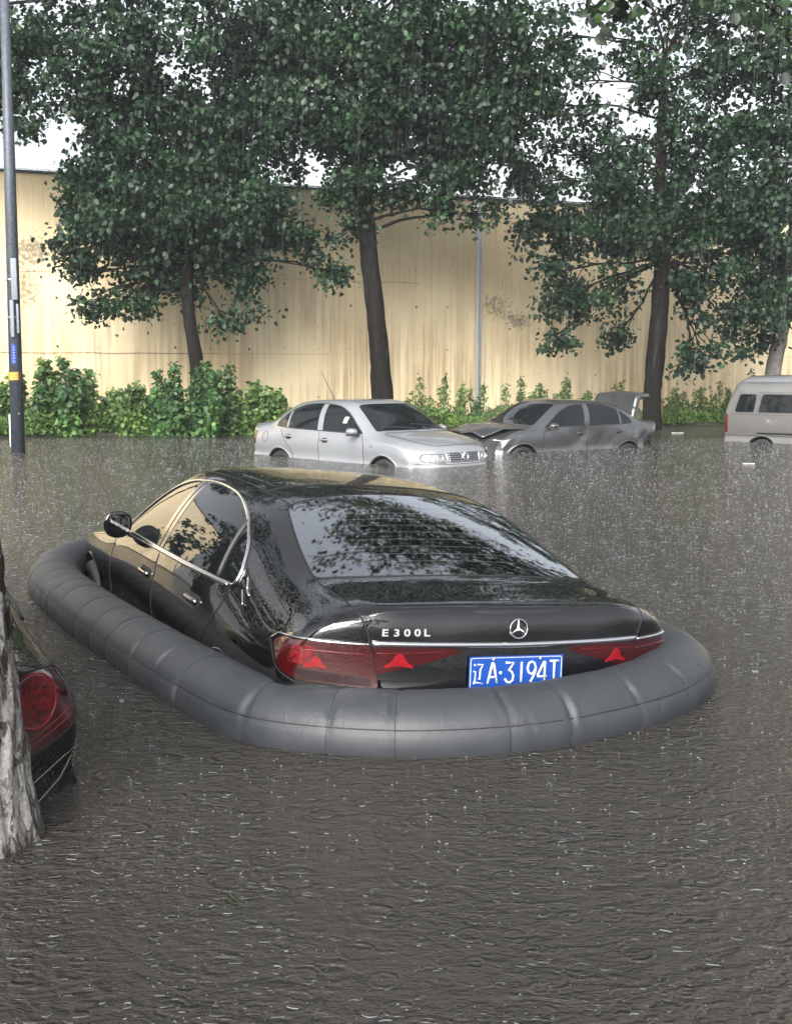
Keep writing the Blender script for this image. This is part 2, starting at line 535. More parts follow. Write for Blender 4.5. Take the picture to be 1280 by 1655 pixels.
def text_mesh(body, size, depth=0.002, bold=0.0, sx=1.0):
    cu = bpy.data.curves.new('t', 'FONT'); cu.body = body; cu.size = size; cu.extrude = depth; cu.offset = bold
    cu.align_x = 'CENTER'; cu.align_y = 'CENTER'
    o = bpy.data.objects.new('t', cu); COL.objects.link(o)
    dg = bpy.context.evaluated_depsgraph_get(); me = bpy.data.meshes.new_from_object(o.evaluated_get(dg))
    COL.objects.unlink(o); bpy.data.objects.remove(o)
    V = [(v.co.x * sx, v.co.y, v.co.z) for v in me.vertices]; F = [tuple(p.vertices) for p in me.polygons]
    bpy.data.meshes.remove(me)
    return V, F


def disc_ring(mb, c, r, t, ax=(0, 1, 0), n=32, tr=0.004):
    ax = Vector(ax).normalized(); a = ax.orthogonal().normalized(); b = ax.cross(a)
    mb.tube([Vector(c) + (a * math.cos(q) + b * math.sin(q)) * r for q in np.linspace(0, 2 * math.pi, n, endpoint=False)], tr, 8, closed=True)
# ================================================================== hero: black long saloon
def benz():
    root = empty('parked_car', BENZ_LOC, BENZ_ROT)
    root.scale = (1.04, 1, 1)
    tag(root, 'black wet saloon ringed by a grey inflatable flood tube in the foreground', 'car')
    lo = lambda a, b, c, d: [(a, .22), (b, .45), (c, .67), (d, .85)]
    ST = [
        st(.08, [(.83, .30), (.88, .55), (.89, .76), (.875, .92), (.81, 1.02), (.655, 1.075), (.44, 1.10), (.22, 1.105), (0, 1.105)],
           [.20, .18, .18, .165, .13, .055, .03, .01, 0]),
        st(.30, [(.89, .28), (.915, .5), (.925, .69), (.905, .87), (.825, 1.015), (.70, 1.10), (.5, 1.122), (.25, 1.13), (0, 1.132)], .10),
        st(.60, lo(.92, .935, .94, .92) + [(.855, .995), (.765, 1.105), (.63, 1.143), (.32, 1.165), (0, 1.17)], .08),
        st(.98, lo(.925, .938, .94, .92) + [(.872, 1.0), (.795, 1.145), (.65, 1.265), (.33, 1.312), (0, 1.322)], .06),
        st(1.38, lo(.925, .938, .94, .92) + [(.885, 1.0), (.795, 1.21), (.635, 1.375), (.33, 1.435), (0, 1.447)], .04),
        st(1.95, lo(.92, .935, .94, .92) + [(.893, .995), (.79, 1.24), (.625, 1.43), (.33, 1.478), (0, 1.488)]),
        st(2.55, lo(.92, .935, .94, .922) + [(.897, .985), (.79, 1.235), (.605, 1.443), (.33, 1.485), (0, 1.494)]),
        st(3.05, lo(.92, .935, .94, .922) + [(.90, .975), (.785, 1.20), (.59, 1.395), (.33, 1.445), (0, 1.457)], -.03),
        st(3.5, lo(.92, .935, .94, .922) + [(.90, .96), (.80, 1.10), (.64, 1.215), (.33, 1.275), (0, 1.29)], -.08),
        st(3.98, lo(.92, .94, .945, .93) + [(.89, .935), (.77, 1.0), (.60, 1.04), (.32, 1.075), (0, 1.085)], -.10),
        st(4.45, lo(.92, .94, .94, .92) + [(.86, .885), (.73, .955), (.55, .985), (.3, 1.0), (0, 1.005)], -.12),
        st(4.92, [(.89, .24), (.905, .45), (.90, .63), (.87, .78), (.80, .84), (.68, .89), (.5, .915), (.25, .93), (0, .935)], -.16),
        st(5.17, [(.74, .30), (.78, .5), (.78, .62), (.75, .72), (.68, .77), (.56, .81), (.42, .84), (.2, .86), (0, .865)],
           [-.22, -.22, -.22, -.2, -.16, -.1, -.05, -.02, 0]),
    ]
    rc = [[(.60, .10, .30), (.42, .06, .30), (.21, .05, .30), (0, .05, .30)],
          [(.64, .075, .55), (.45, .015, .55), (.22, 0, .55), (0, 0, .55)],
          [(.65, .13, .77), (.46, .075, .78), (.22, .055, .78), (0, .05, .78)],
          [(.65, .125, .95), (.46, .08, .955), (.22, .06, .96), (0, .055, .96)]]
    fc = [[(.58, 5.09, .30), (.42, 5.14, .30), (.2, 5.17, .30), (0, 5.18, .30)],
          [(.6, 5.12, .48), (.42, 5.18, .48), (.2, 5.21, .48), (0, 5.22, .48)],
          [(.6, 5.12, .60), (.42, 5.18, .60), (.2, 5.21, .60), (0, 5.22, .60)],
          [(.58, 5.10, .72), (.42, 5.16, .73), (.2, 5.19, .74), (0, 5.20, .74)]]
    sh = Shell(ST, rc, fc, creases=[('st', 0, (5, 8), .85), ('st', 2, (6, 8), .25), ('row', 3, (1, 10), .25)], wheels=[(1.10, .345), (4.32, .345)], wr=.375, level=4)
    body = sh.body('body', M['black_paint'], root)
    g = MB()
    # side windows
    dlo = roundpoly([(3.52, 1.005, .03), (3.30, 1.155, .2), (3.02, 1.315, .2), (2.70, 1.395, .3), (2.20, 1.425, .3), (1.75, 1.395, .3), (1.42, 1.31, .25), (1.21, 1.20, .15), (1.13, 1.09, .10), (1.14, 1.02, .045), (1.30, 1.018, .06), (2.0, 1.012, .2)], n=8)
    for side in ('left', 'right'):
        clip = lambda y0, y1, sl0=0, sl1=0: clip_poly(clip_poly(dlo, y0, sl0, True), y1, sl1, False)
        fd = sh.patch('door', roundpoly([(2.50, .25), (2.50, 1.0, .01), (2.56, 1.02, .01), (3.50, 1.0, .02), (3.62, .80, .2), (3.60, .25)], .03), side, M['black_paint'], root, off=.0015)
        rd = sh.patch('door', roundpoly([(1.50, .25), (1.50, .62, .15), (1.24, .90, .12), (1.16, 1.02, .03), (2.47, 1.0, .01), (2.47, .25)], .03), side, M['black_paint'], root, off=.0015)
        # gaps
        for pl in ([(2.485, .25), (2.485, .98)], [(1.49, .25), (1.50, .62), (1.42, .74), (1.24, .90), (1.17, 1.0)], [(3.62, .25), (3.64, .70), (3.60, .92)]):
            sh.line(g, pl, side, .0035, 0)
        fw = sh.patch('window', clip(2.60, 3.6, -.22, 0), side, M['side_glass'], fd, off=.003)
        rw = sh.patch('window', clip(1.42, 2.44, .05, -.22), side, M['side_glass'], rd, off=.003)
        qw = sh.patch('window', clip(1.0, 1.36, 0, .05), side, M['side_glass'], rd, off=.003)
        bp = sh.patch('pillar_trim', [(2.45, 1.02), (2.59, 1.02), (2.50, 1.415), (2.36, 1.415)], side, M['chrome_dark'], root, off=.006)
        sh.line(g, [(2.52, 1.02), (2.43, 1.415)], side, .003, .006)
        qp = MB(); sh.line(qp, [(1.39, 1.03), (1.41, 1.30)], side, .012, .003); qp.build('window_divider', M['plastic'], rd)
        ct = MB(); sh.line(ct, dlo, side, .009, .004, .02, closed=True, n=8)
        sh.line(ct, [(3.50, .997), (2.0, 1.003), (1.22, 1.013)], side, .012, .002, n=8)
        ct.build('window_trim', M['chrome'], root)
        # handles
        for (hy, hz, d) in ((2.68, .845, fd), (1.66, .865, rd)):
            pts = sh.path([(hy - .10, hz), (hy + .10, hz)], side, .012, .02)
            hb = MB(); hb.tube(pts, [.012] + [.018] * (len(pts) - 2) + [.012], 10); hb.build('door_handle', M['chrome_dark'], d)
            pk = sh.patch('handle_recess', roundpoly([(hy - .13, hz - .03), (hy + .12, hz - .03), (hy + .12, hz + .032), (hy - .13, hz + .032)], .028), side, M['gap'], d, off=.0022)
        # C pillar ornament
        sg = -1 if side == 'left' else 1
        ob = MB()
        sh.line(ob, [(1.03, 1.075), (.985, 1.035), (.985, 1.03), (.93, 1.01)], side, .006, .004, .01)
        sh.line(ob, [(1.03, 1.02), (1.0, 1.0), (.955, .965)], side, .0045, .004, .01)
        ob.build('pillar_ornament', M['chrome'], root)
        # mirror
        mi = pod('side_mirror', root, (sg * .985, 3.34, 1.06), (.100, .085, .100), M['black_paint'], .50, (R(4), 0, R(-8 * sg)), .75)
        fb = MB(); fb.box((sg * .983, 3.262, 1.06), (.066, .004, .062), Euler((0, 0, R(-8 * sg))), bevel=.003); fb.build('mirror_glass', M['side_glass'], root)
        am = MB(); am.tube([(sg * .90, 3.40, .995), (sg * .97, 3.38, 1.02), (sg * 1.02, 3.37, 1.03)], .022, 8); am.build('mirror_arm', M['black_paint'], root)
        sm = MB(); sm.tube([(sg * 1.0, 3.42, 1.045), (sg * 1.05, 3.40, 1.045), (sg * 1.08, 3.34, 1.045)], .005, 6); sm.build('mirror_strip', M['chrome'], root)
        # arches
        for wy in (1.10, 4.32):
            ar = MB(); sh.line(ar, arc_pts(wy, .345, .380), side, .006, .0, .03); ar.build('arch_lip', M['black_paint'], root)
            wheel(root, sg * .83, wy, .335, .335, .22)
    # roof: glass panel, seams
    sh.patch('sunroof', roundpoly([(-.50, 1.72), (.50, 1.72), (.52, 2.3), (.50, 3.02), (0, 3.07), (-.50, 3.02), (-.52, 2.3)], .05), 'top', M['black_glass'], root, off=.0015, step=.05)
    sh.line(g, [(-.57, 1.66), (-.3, 1.69), (0, 1.70), (.3, 1.69), (.57, 1.66)], 'top', .005, .001)
    for sx in (-1, 1):
        sh.line(g, [(sx * .555, 1.36), (sx * .575, 1.7), (sx * .58, 2.4), (sx * .56, 3.0)], 'top', .004, 0)
        # flank seam of the rear window down the lid to the lamps
    rwp = roundpoly([(-.675, .635, .05), (-.35, .588, .2), (0, .575, .3), (.35, .588, .2), (.675, .635, .05), (.64, 1.0, .3), (.575, 1.35, .09), (.28, 1.415, .2), (0, 1.43, .2), (-.28, 1.415, .2), (-.575, 1.35, .09), (-.64, 1.0, .3)], .03, 8)
    rg = sh.patch('rear_window', rwp, 'top', M['rear_glass'], root, off=.002, step=.025, quadric=True)
    sh.line(g, rwp, 'top', .005, 0, closed=True)
    ht = MB()
    for i in range(9):
        yy = .72 + i * .062; xw = .62 - (yy - .6) * .14
        sh.line(ht, [(-xw + .02, yy + .02), (-.3, yy), (0, yy - .005), (.3, yy), (xw - .02, yy + .02)], 'top', .0007, .002, .06, n=4)
    build_each(ht, 'heater_wire', M['wire'], rg)
    # boot lid
    k2 = 1 / math.sqrt(2)
    lid = roundpoly([(-.675, (.615 + 1.14) * k2, .02), (-.35, (.575 + 1.165) * k2, .2), (.35, (.575 + 1.165) * k2, .2), (.675, (.615 + 1.14) * k2, .02), (.67, (.13 + 1.07) * k2, .1), (.62, (.13 + .93) * k2, .1), (.59, (.08 + .62) * k2, .04), (-.59, (.08 + .62) * k2, .04), (-.62, (.13 + .93) * k2, .1), (-.67, (.13 + 1.07) * k2, .1)], .03)
    ld = sh.patch('boot_lid', lid, 'reartop', M['black_paint'], root, off=.0015, step=.03)
    sh.line(g, lid, 'reartop', .004, 0, closed=True)
    build_each(g, 'panel_gap', M['gap'], root)
    # chrome strip
    cs = MB()
    sh.line(cs, [(-.62, .962), (-.4, .958), (0, .955), (.4, .958), (.62, .962)], 'rear', .013, .004, n=8); cs.build('chrome_strip', M['chrome'], ld)
    gls = sh.patch('lamp_band', roundpoly([(-.615, .945), (.615, .945), (.59, .89), (.30, .86), (-.30, .86), (-.59, .89)], .02), 'rear', M['black_glass'], ld, off=.003)
    for sg, side in ((-1, 'left'), (1, 'right')):
        # lamp outer: drawn in rear projection up to the corner, and side projection beyond
        fr = (Vector((.7071 * 1, .7071 * -sg * -1, 0)) if False else Vector((math.cos(R(50)), -sg * -math.sin(R(50)), 0)), Vector((0, 0, 1)), Vector((-sg * math.sin(R(50)), math.cos(R(50)), 0)))
        # in this frame a = x*cos50 + sg*y*sin50
        ca, sa = math.cos(R(50)), math.sin(R(50))
        A = lambda x, y: sg * (x * ca + y * sa)
        outer = roundpoly([(A(.63, .11), .95, .01), (A(.83, .24), .955, .05), (A(.915, .40), .93, .03), (A(.93, .45), .905, .02), (A(.92, .36), .84, .06), (A(.87, .25), .79, .05), (A(.60, .09), .775, .02)], .02)
        tl = sh.patch('tail_light', outer, fr, M['red_lens'], root, off=.004, step=.02)
        ot = MB(); sh.line(ot, [(A(.635, .115), .957), (A(.83, .24), .962), (A(.905, .43), .937), (A(.928, .48), .905)], fr, .006, .005, .02); ot.build('lamp_trim', M['chrome'], tl)
        ob = MB(); sh.line(ob, [(A(.928, .48), .905), (A(.91, .39), .835), (A(.86, .27), .783), (A(.60, .09), .768)], fr, .003, .005, .02); ob.build('lamp_edge', M['gap'], tl)
        for (xc, yc, zc, sc) in ((.80, .215, .868, 1.0),):
            star = [(-.055, -.032), (-.03, -.005), (-.015, .03), (.005, .04), (.02, .012), (.062, -.022), (.055, -.036), (.0, -.022)]
            sh.patch('lamp_star', roundpoly([(A(xc, yc) + sg * a * .8, zc + b * .7) for a, b in star], .006), fr, M['red_bright'], tl, off=.0065, step=.012, skirt=.002)
        lr = MB()
        for dz_ in (.018,): sh.line(lr, [(A(.64, .115), .935 - dz_ * 1.1), (A(.80, .21), .938 - dz_), (A(.88, .36), .925 - dz_ * .75)], fr, .0022, .0055, .02)
        build_each(lr, 'lamp_rib', M['red_cell'], tl)
        sh.patch('lamp_shade', roundpoly([(A(.63, .11), .82), (A(.86, .29), .84), (A(.845, .25), .795), (A(.62, .10), .782)], .01), fr, M['lens_dark'], tl, off=.0055, step=.02, skirt=.002)
        sh.patch('lamp_cells', roundpoly([(A(.80, .22), .935), (A(.86, .29), .93), (A(.865, .31), .865), (A(.80, .22), .85)], .012), fr, M['red_cell'], tl, off=.0055, step=.02, skirt=.002)
        inner = roundpoly([(sg * .615, .945, .01), (sg * .28, .943, .01), (sg * .24, .928, .02), (sg * .42, .878, .05), (sg * .59, .835, .01)], .02)
        ti = sh.patch('tail_light', inner, 'rear', M['red_lens'], ld, off=.0045, step=.02)
        lr = MB()
        for dz_ in (.012,): sh.line(lr, [(sg * .60, .935 - dz_), (sg * .45, .935 - dz_ * .8), (sg * .32, .933 - dz_ * .3)], 'rear', .002, .006, .02)
        build_each(lr, 'lamp_rib', M['red_cell'], ti)
        star = [(-.06, -.03), (-.03, -.005), (-.015, .03), (.0, .038), (.015, .03), (.03, -.005), (.06, -.03), (.055, -.037), (.0, -.024), (-.055, -.037)]
        sh.patch('lamp_star', roundpoly([(sg * .51 + a * 1.0, .892 + b * .80) for a, b in star], .006), 'rear', M['red_bright'], ti, off=.0065, step=.012, skirt=.002)
    # plate
    pc, pn = sh.hit('rear', 0, .84)
    pl = empty('number_plate', pc + Vector((0, -.012, 0)), (math.pi / 2 - R(4), 0, 0)); pl.parent = ld
    pb = MB(); pb.box((0, 0, 0), (.22, .07, .0015), bevel=.001); pb.build('plate_panel', M['plate_blue'], pl, smooth=False)
    bd = MB(); bd.tube([(x, y, .0018) for x, y in roundpoly([(-.213, -.063), (.213, -.063), (.213, .063), (-.213, .063)], .01)], .0016, 6, closed=True); bd.build('plate_border', M['white_ink'], pl)
    tx = MB()
    for ch, cx, sx in (('A', -.112, .0), ('3', -.035, 0), ('1', .022, 0), ('9', .07, 0), ('4', .122, 0), ('T', .178, 0)):
        for ln in STROKES[ch]:
            p3 = [(cx + (a - .5) * .044, (b - .5) * .086, .002) for a, b in ln]
            tx.tube(p3, .0052, 6)
    for ln in STROKES['liao']:
        tx.tube([(-.178 + (a - .5) * .046, (b - .5) * .088, .002) for a, b in ln], .0036, 6)
    tx.tube([(-.0755, .0, .001), (-.0755, 0, .005)], .007, 10)
    tx.build('plate_text', M['white_ink'], pl)
    bo = MB()
    for x in (-.11, .11): bo.tube([(x, .055, 0), (x, .055, .006)], .006, 12)
    build_each(bo, 'plate_bolt', M['bolt'], pl)
    # emblem
    ec, en = sh.hit('rear', 0, 1.022)
    em = MB(); ctr = ec + en * .008
    ax = en; a = Vector((1, 0, 0)); b = ax.cross(a).normalized() * -1
    if b.z < 0: b = -b
    em.tube([ctr + (a * math.cos(q) + b * math.sin(q)) * .040 for q in np.linspace(0, 2 * math.pi, 40, endpoint=False)], .0036, 8, closed=True)
    for q in (90, 210, 330):
        d = a * math.cos(R(q)) + b * math.sin(R(q)); pd = a * -math.sin(R(q)) + b * math.cos(R(q))
        em.add([ctr + pd * .0075, ctr - pd * .0075, ctr + d * .039, ctr + en * .006, ], [(0, 2, 3), (2, 1, 3), (0, 3, 1)])
    em.build('star_emblem', M['chrome'], ld, smooth=False)
    for ch, cx in (('E', -.575), ('3', -.528), ('0', -.485), ('0', -.442), ('L', -.403)):
        V, F = text_mesh(ch, .040, .0015, .0008, 1.35)
        VV = []
        for x, y, z in V:
            h, hn = sh.hit('rear', cx + x, 1.006 + y); VV.append(h + hn * (.0045 + z))
        link_mesh('chrome_letter', VV, F, M['chrome_satin'], ld, smooth=False)
    # rear bumper seam, parking sensors
    bs = MB(); sh.line(bs, [(-.84, .70), (-.62, .66), (.62, .66), (.84, .70)], 'rear', .003, 0); bs.build('bumper_seam', M['gap'], root)
    # windscreen
    sh.patch('windscreen', roundpoly([(-.56, 3.05), (0, 3.12), (.56, 3.05), (.72, 3.82), (0, 3.98), (-.72, 3.82)], .06), 'top', M['dark_glass'], root, off=.002, step=.05)
    hl = MB(); sh.line(hl, [(-.80, 3.95), (-.74, 4.5), (-.62, 4.88)], 'top', .004, 0); sh.line(hl, [(.80, 3.95), (.74, 4.5), (.62, 4.88)], 'top', .004, 0); build_each(hl, 'panel_gap', M['gap'], root)
    return root, sh


STROKES = {
    'A': [[(0, 0), (.45, 1), (.55, 1), (1, 0)], [(.2, .3), (.8, .3)]],
    '3': [[(.08, .98), (.92, .98), (.45, .60), (.75, .55), (.95, .35), (.9, .12), (.6, .0), (.3, .02), (.05, .2)]],
    '1': [[(.5, 0), (.5, 1)]],
    '9': [[(.9, .62), (.75, .45), (.5, .38), (.2, .47), (.05, .7), (.2, .93), (.5, 1), (.8, .93), (.95, .7), (.9, .5), (.65, .2), (.4, 0)]],
    '4': [[(.75, 0), (.75, 1), (.68, 1), (.0, .32), (0, .25), (1, .25)]],
    'T': [[(0, 1), (1, 1)], [(.5, 1), (.5, 0)]],
    'liao': [[(.08, .95), (.2, .85)], [(0, .6), (.2, .6), (.2, .2), (.08, .1)], [(0, .02), (.25, .08), (1, 0)], [(.38, .92), (.95, .92), (.68, .66), (.68, .2), (.52, .26)]],
}
M['chrome_satin'] = simple('satin silver lettering', (.40, .40, .41), .45, .3, noise=.03)
M['lens_dark'] = simple('dark smoked lens', (.012, .001, .002), .1, coat=.6, noise=.3)
M['chrome_dark'] = simple('dark polished trim', (0.30, 0.29, 0.28), 0.12, 1.0, noise=0.05)
M['rear_glass'] = wet_paint('mirror tinted rear window glass', (0.40, 0.42, 0.45), 1.0, 0.03, 0.008, coat=.3)
M['wire'] = simple('heater wire', (0.10, 0.10, 0.11), 0.5)
BENZ_LOC, BENZ_ROT = (0.465, 4.774, -0.617), (R(.17), R(4.47), R(24.92))
benz_root, benz_shell = benz()


# ================================================================== a compact notchback shell shared by three cars
def notch(kx=1.0, ky=1.0, kz=1.0, deform=None, dz=0.0):
    lo = lambda a, b, c, d: [(a, .20), (b, .45), (c, .66), (d, .82)]
    raw = [
        (.06, [(.74, .30), (.78, .52), (.79, .72), (.77, .88), (.71, .985), (.57, 1.02), (.42, 1.03), (.21, 1.035), (0, 1.035)], [.20, .18, .17, .16, .12, .06, .03, .01, 0]),
        (.28, [(.83, .25), (.855, .48), (.862, .66), (.85, .82), (.785, .955), (.67, 1.03), (.5, 1.048), (.25, 1.055), (0, 1.055)], .07),
        (.58, lo(.845, .862, .867, .855) + [(.805, .955), (.72, 1.045), (.585, 1.085), (.3, 1.10), (0, 1.10)], .06),
        (.92, lo(.845, .862, .868, .857) + [(.818, .955), (.745, 1.12), (.60, 1.255), (.32, 1.285), (0, 1.29)], .04),
        (1.25, lo(.845, .862, .868, .857) + [(.826, .95), (.75, 1.18), (.575, 1.365), (.32, 1.40), (0, 1.408)], .03),
        (1.75, lo(.845, .862, .868, .857) + [(.83, .945), (.752, 1.20), (.58, 1.405), (.32, 1.437), (0, 1.445)], 0),
        (2.2, lo(.845, .862, .868, .857) + [(.832, .94), (.752, 1.19), (.578, 1.40), (.32, 1.438), (0, 1.446)], 0),
        (2.6, lo(.845, .862, .868, .857) + [(.834, .93), (.75, 1.15), (.565, 1.345), (.32, 1.39), (0, 1.40)], -.03),
        (3.0, lo(.845, .862, .868, .857) + [(.836, .92), (.765, 1.04), (.62, 1.14), (.32, 1.18), (0, 1.19)], -.07),
        (3.38, lo(.845, .865, .868, .855) + [(.82, .885), (.72, .945), (.57, .975), (.3, .995), (0, 1.0)], -.10),
        (3.75, lo(.845, .862, .866, .85) + [(.80, .85), (.69, .895), (.52, .92), (.28, .935), (0, .94)], -.10),
        (4.10, [(.80, .25), (.83, .45), (.83, .60), (.80, .73), (.73, .785), (.62, .82), (.47, .845), (.25, .86), (0, .865)], -.14),
        (4.27, [(.68, .30), (.72, .45), (.72, .58), (.69, .68), (.63, .725), (.54, .755), (.4, .78), (.2, .795), (0, .80)], [-.17, -.17, -.17, -.16, -.12, -.08, -.04, -.02, 0]),
    ]
    ST = []
    for y, rows, dy in raw:
        rows = [(x * kx, z * kz + dz) for x, z in rows]
        s_ = st(y * ky, rows, dy); ST.append(s_)
    f = lambda t: [[(x * kx, y * ky, z * kz + dz) for x, y, z in r] for r in t]
    rc = f([[(.55, .09, .30), (.4, .05, .30), (.2, .04, .30), (0, .04, .30)],
            [(.58, .05, .52), (.42, .01, .52), (.2, 0, .52), (0, 0, .52)],
            [(.58, .09, .72), (.42, .05, .72), (.2, .04, .72), (0, .035, .72)],
            [(.58, .11, .90), (.42, .07, .91), (.2, .055, .91), (0, .05, .91)]])
    fc = f([[(.52, 4.22, .30), (.38, 4.27, .30), (.2, 4.30, .30), (0, 4.31, .30)],
            [(.54, 4.27, .45), (.38, 4.33, .45), (.2, 4.36, .45), (0, 4.37, .45)],
            [(.54, 4.25, .58), (.38, 4.31, .58), (.2, 4.345, .58), (0, 4.355, .58)],
            [(.53, 4.22, .70), (.38, 4.27, .71), (.2, 4.30, .72), (0, 4.31, .72)]])
    return ST, rc, f and fc


def notch_details(root, sh, paint, glass, k=(1, 1, 1), dz=0, sides=('left', 'right'), hood=True, lid=True, trim='plastic', mirror_chrome=False, axles=(.99, 3.50), archr=.35):
    kx, ky, kz = k
    Y = lambda pts: [((p[0] * ky, p[1] * kz + dz) + tuple(p[2:])) for p in pts]
    T = lambda pts: [((p[0] * kx, p[1] * ky) + tuple(p[2:])) for p in pts]
    g = MB()
    dlo = roundpoly(Y([(3.02, .955, .03), (2.62, 1.23, .15), (2.35, 1.345, .2), (1.95, 1.385, .25), (1.5, 1.365, .25), (1.18, 1.27, .2), (.92, 1.10, .10), (.86, 1.01, .06), (1.3, .985, .1)]), n=6)
    doors = {}
    for side in sides:
        clip = lambda y0, y1, sl0=0, sl1=0: clip_poly(clip_poly(dlo, y0 * ky, sl0 * ky, True), y1 * ky, sl1 * ky, False)
        fd = sh.patch('door', roundpoly(Y([(2.03, .25), (2.03, .96), (2.9, .94), (3.06, .80), (3.06, .25)]), .03), side, paint, root, off=.0015, step=.05)
        rd = sh.patch('door', roundpoly(Y([(1.36, .25), (1.36, .60, .12), (1.12, .82, .1), (1.0, .97, .02), (2.0, .96), (2.0, .25)]), .03), side, paint, root, off=.0015, step=.05)
        doors[side] = (fd, rd)
        for plx in ([(2.015, .2), (2.015, .96)], [(1.35, .2), (1.36, .60), (1.12, .82), (1.0, .96)], [(3.07, .2), (3.08, .80), (3.02, .93)]):
            sh.line(g, Y(plx), side, .005, 0)
        sh.patch('window', clip(2.08, 3.3, -.15, 0), side, glass, fd, off=.003, step=.04)
        sh.patch('window', clip(1.20, 1.95, 0, -.12), side, glass, rd, off=.003, step=.04)
        sh.patch('window', clip(.7, 1.15, 0, 0), side, glass, rd, off=.003, step=.04)
        ct = MB(); sh.line(ct, dlo, side, .008, .002, .03, closed=True); ct.build('window_trim', M[trim], root)
        for (hy, hz, d) in ((2.16, .835, fd), (1.24, .855, rd)):
            hy *= ky; hz = hz * kz + dz
            sh.patch('handle_recess', roundpoly([(hy - .06, hz - .045), (hy + .07, hz - .045), (hy + .07, hz + .03), (hy - .06, hz + .03)], .03), side, M['gap'], d, off=.0022, step=.03)
            pts = sh.path([(hy - .09, hz), (hy + .09, hz)], side, .02, .03)
            hb = MB(); hb.tube(pts, .015, 8); hb.build('door_handle', paint, d)
        sg = -1 if side == 'left' else 1
        pod('side_mirror', root, (sg * .93 * kx, 2.93 * ky, .99 * kz + dz), (.105, .075, .065), M['chrome'] if mirror_chrome else paint, .7, (0, 0, R(-10 * sg)))
        am = MB(); am.tube([(sg * .83 * kx, 2.95 * ky, .95 * kz + dz), (sg * .92 * kx, 2.93 * ky, .965 * kz + dz)], .028, 8); am.box((sg * .925 * kx, 2.92 * ky, .942 * kz + dz), (.09, .06, .015), bevel=.008); am.build('mirror_arm', M['plastic'], root)
        for wy in axles:
            ar = MB(); sh.line(ar, arc_pts(wy * ky, .31 * kz + dz, archr + .012), side, .014, .0, .04); ar.build('arch_lip', paint, root)
            wheel(root, sg * .74 * kx, wy * ky, .31 * kz + dz, .305, .19)
        # side moulding
        mo = MB(); sh.line(mo, Y([(1.40, .47), (3.05, .47)]), side, .02, 0); mo.build('side_moulding', M['plastic'], root)
    sh.patch('windscreen', roundpoly(T([(-.54, 2.60, .05), (0, 2.66, .3), (.54, 2.60, .05), (.70, 3.22, .06), (.4, 3.33, .2), (0, 3.37, .3), (-.4, 3.33, .2), (-.70, 3.22, .06)]), .06), 'top', glass, root, off=.003, step=.05)
    wp = MB()
    sh.line(wp, T([(-.60, 3.28), (-.3, 3.22), (.02, 3.20)]), 'top', .007, .012); sh.line(wp, T([(.05, 3.34), (.3, 3.25), (.58, 3.18)]), 'top', .007, .012)
    build_each(wp, 'wiper', M['plastic'], root)
    sh.patch('rear_window', roundpoly(T([(-.60, .60), (0, .55), (.60, .60), (.50, 1.22), (0, 1.27), (-.50, 1.22)]), .06), 'top', glass, root, off=.003, step=.05)
    if hood:
        hp = roundpoly(T([(-.66, 3.30, .1), (-.40, 3.42, .2), (0, 3.46, .3), (.40, 3.42, .2), (.66, 3.30, .1), (.62, 3.9, .3), (.46, 4.17, .1), (0, 4.25, .3), (-.46, 4.17, .1), (-.62, 3.9, .3)]), .05)
        sh.patch('bonnet', hp, 'top', paint, root, off=.0015, step=.05); sh.line(g, hp, 'top', .005, 0, closed=True)
    if lid:
        k2 = 1 / math.sqrt(2)
        lp = roundpoly([(x * kx, t * k2) for x, t in ((-.61, 1.66), (0, 1.62), (.61, 1.66), (.62, 1.08), (.55, .78), (-.55, .78), (-.62, 1.08))], .05)
        sh.patch('boot_lid', lp, 'reartop', paint, root, off=.0015, step=.05); sh.line(g, lp, 'reartop', .005, 0, closed=True)
    build_each(g, 'panel_gap', M['gap'], root)
    return doors


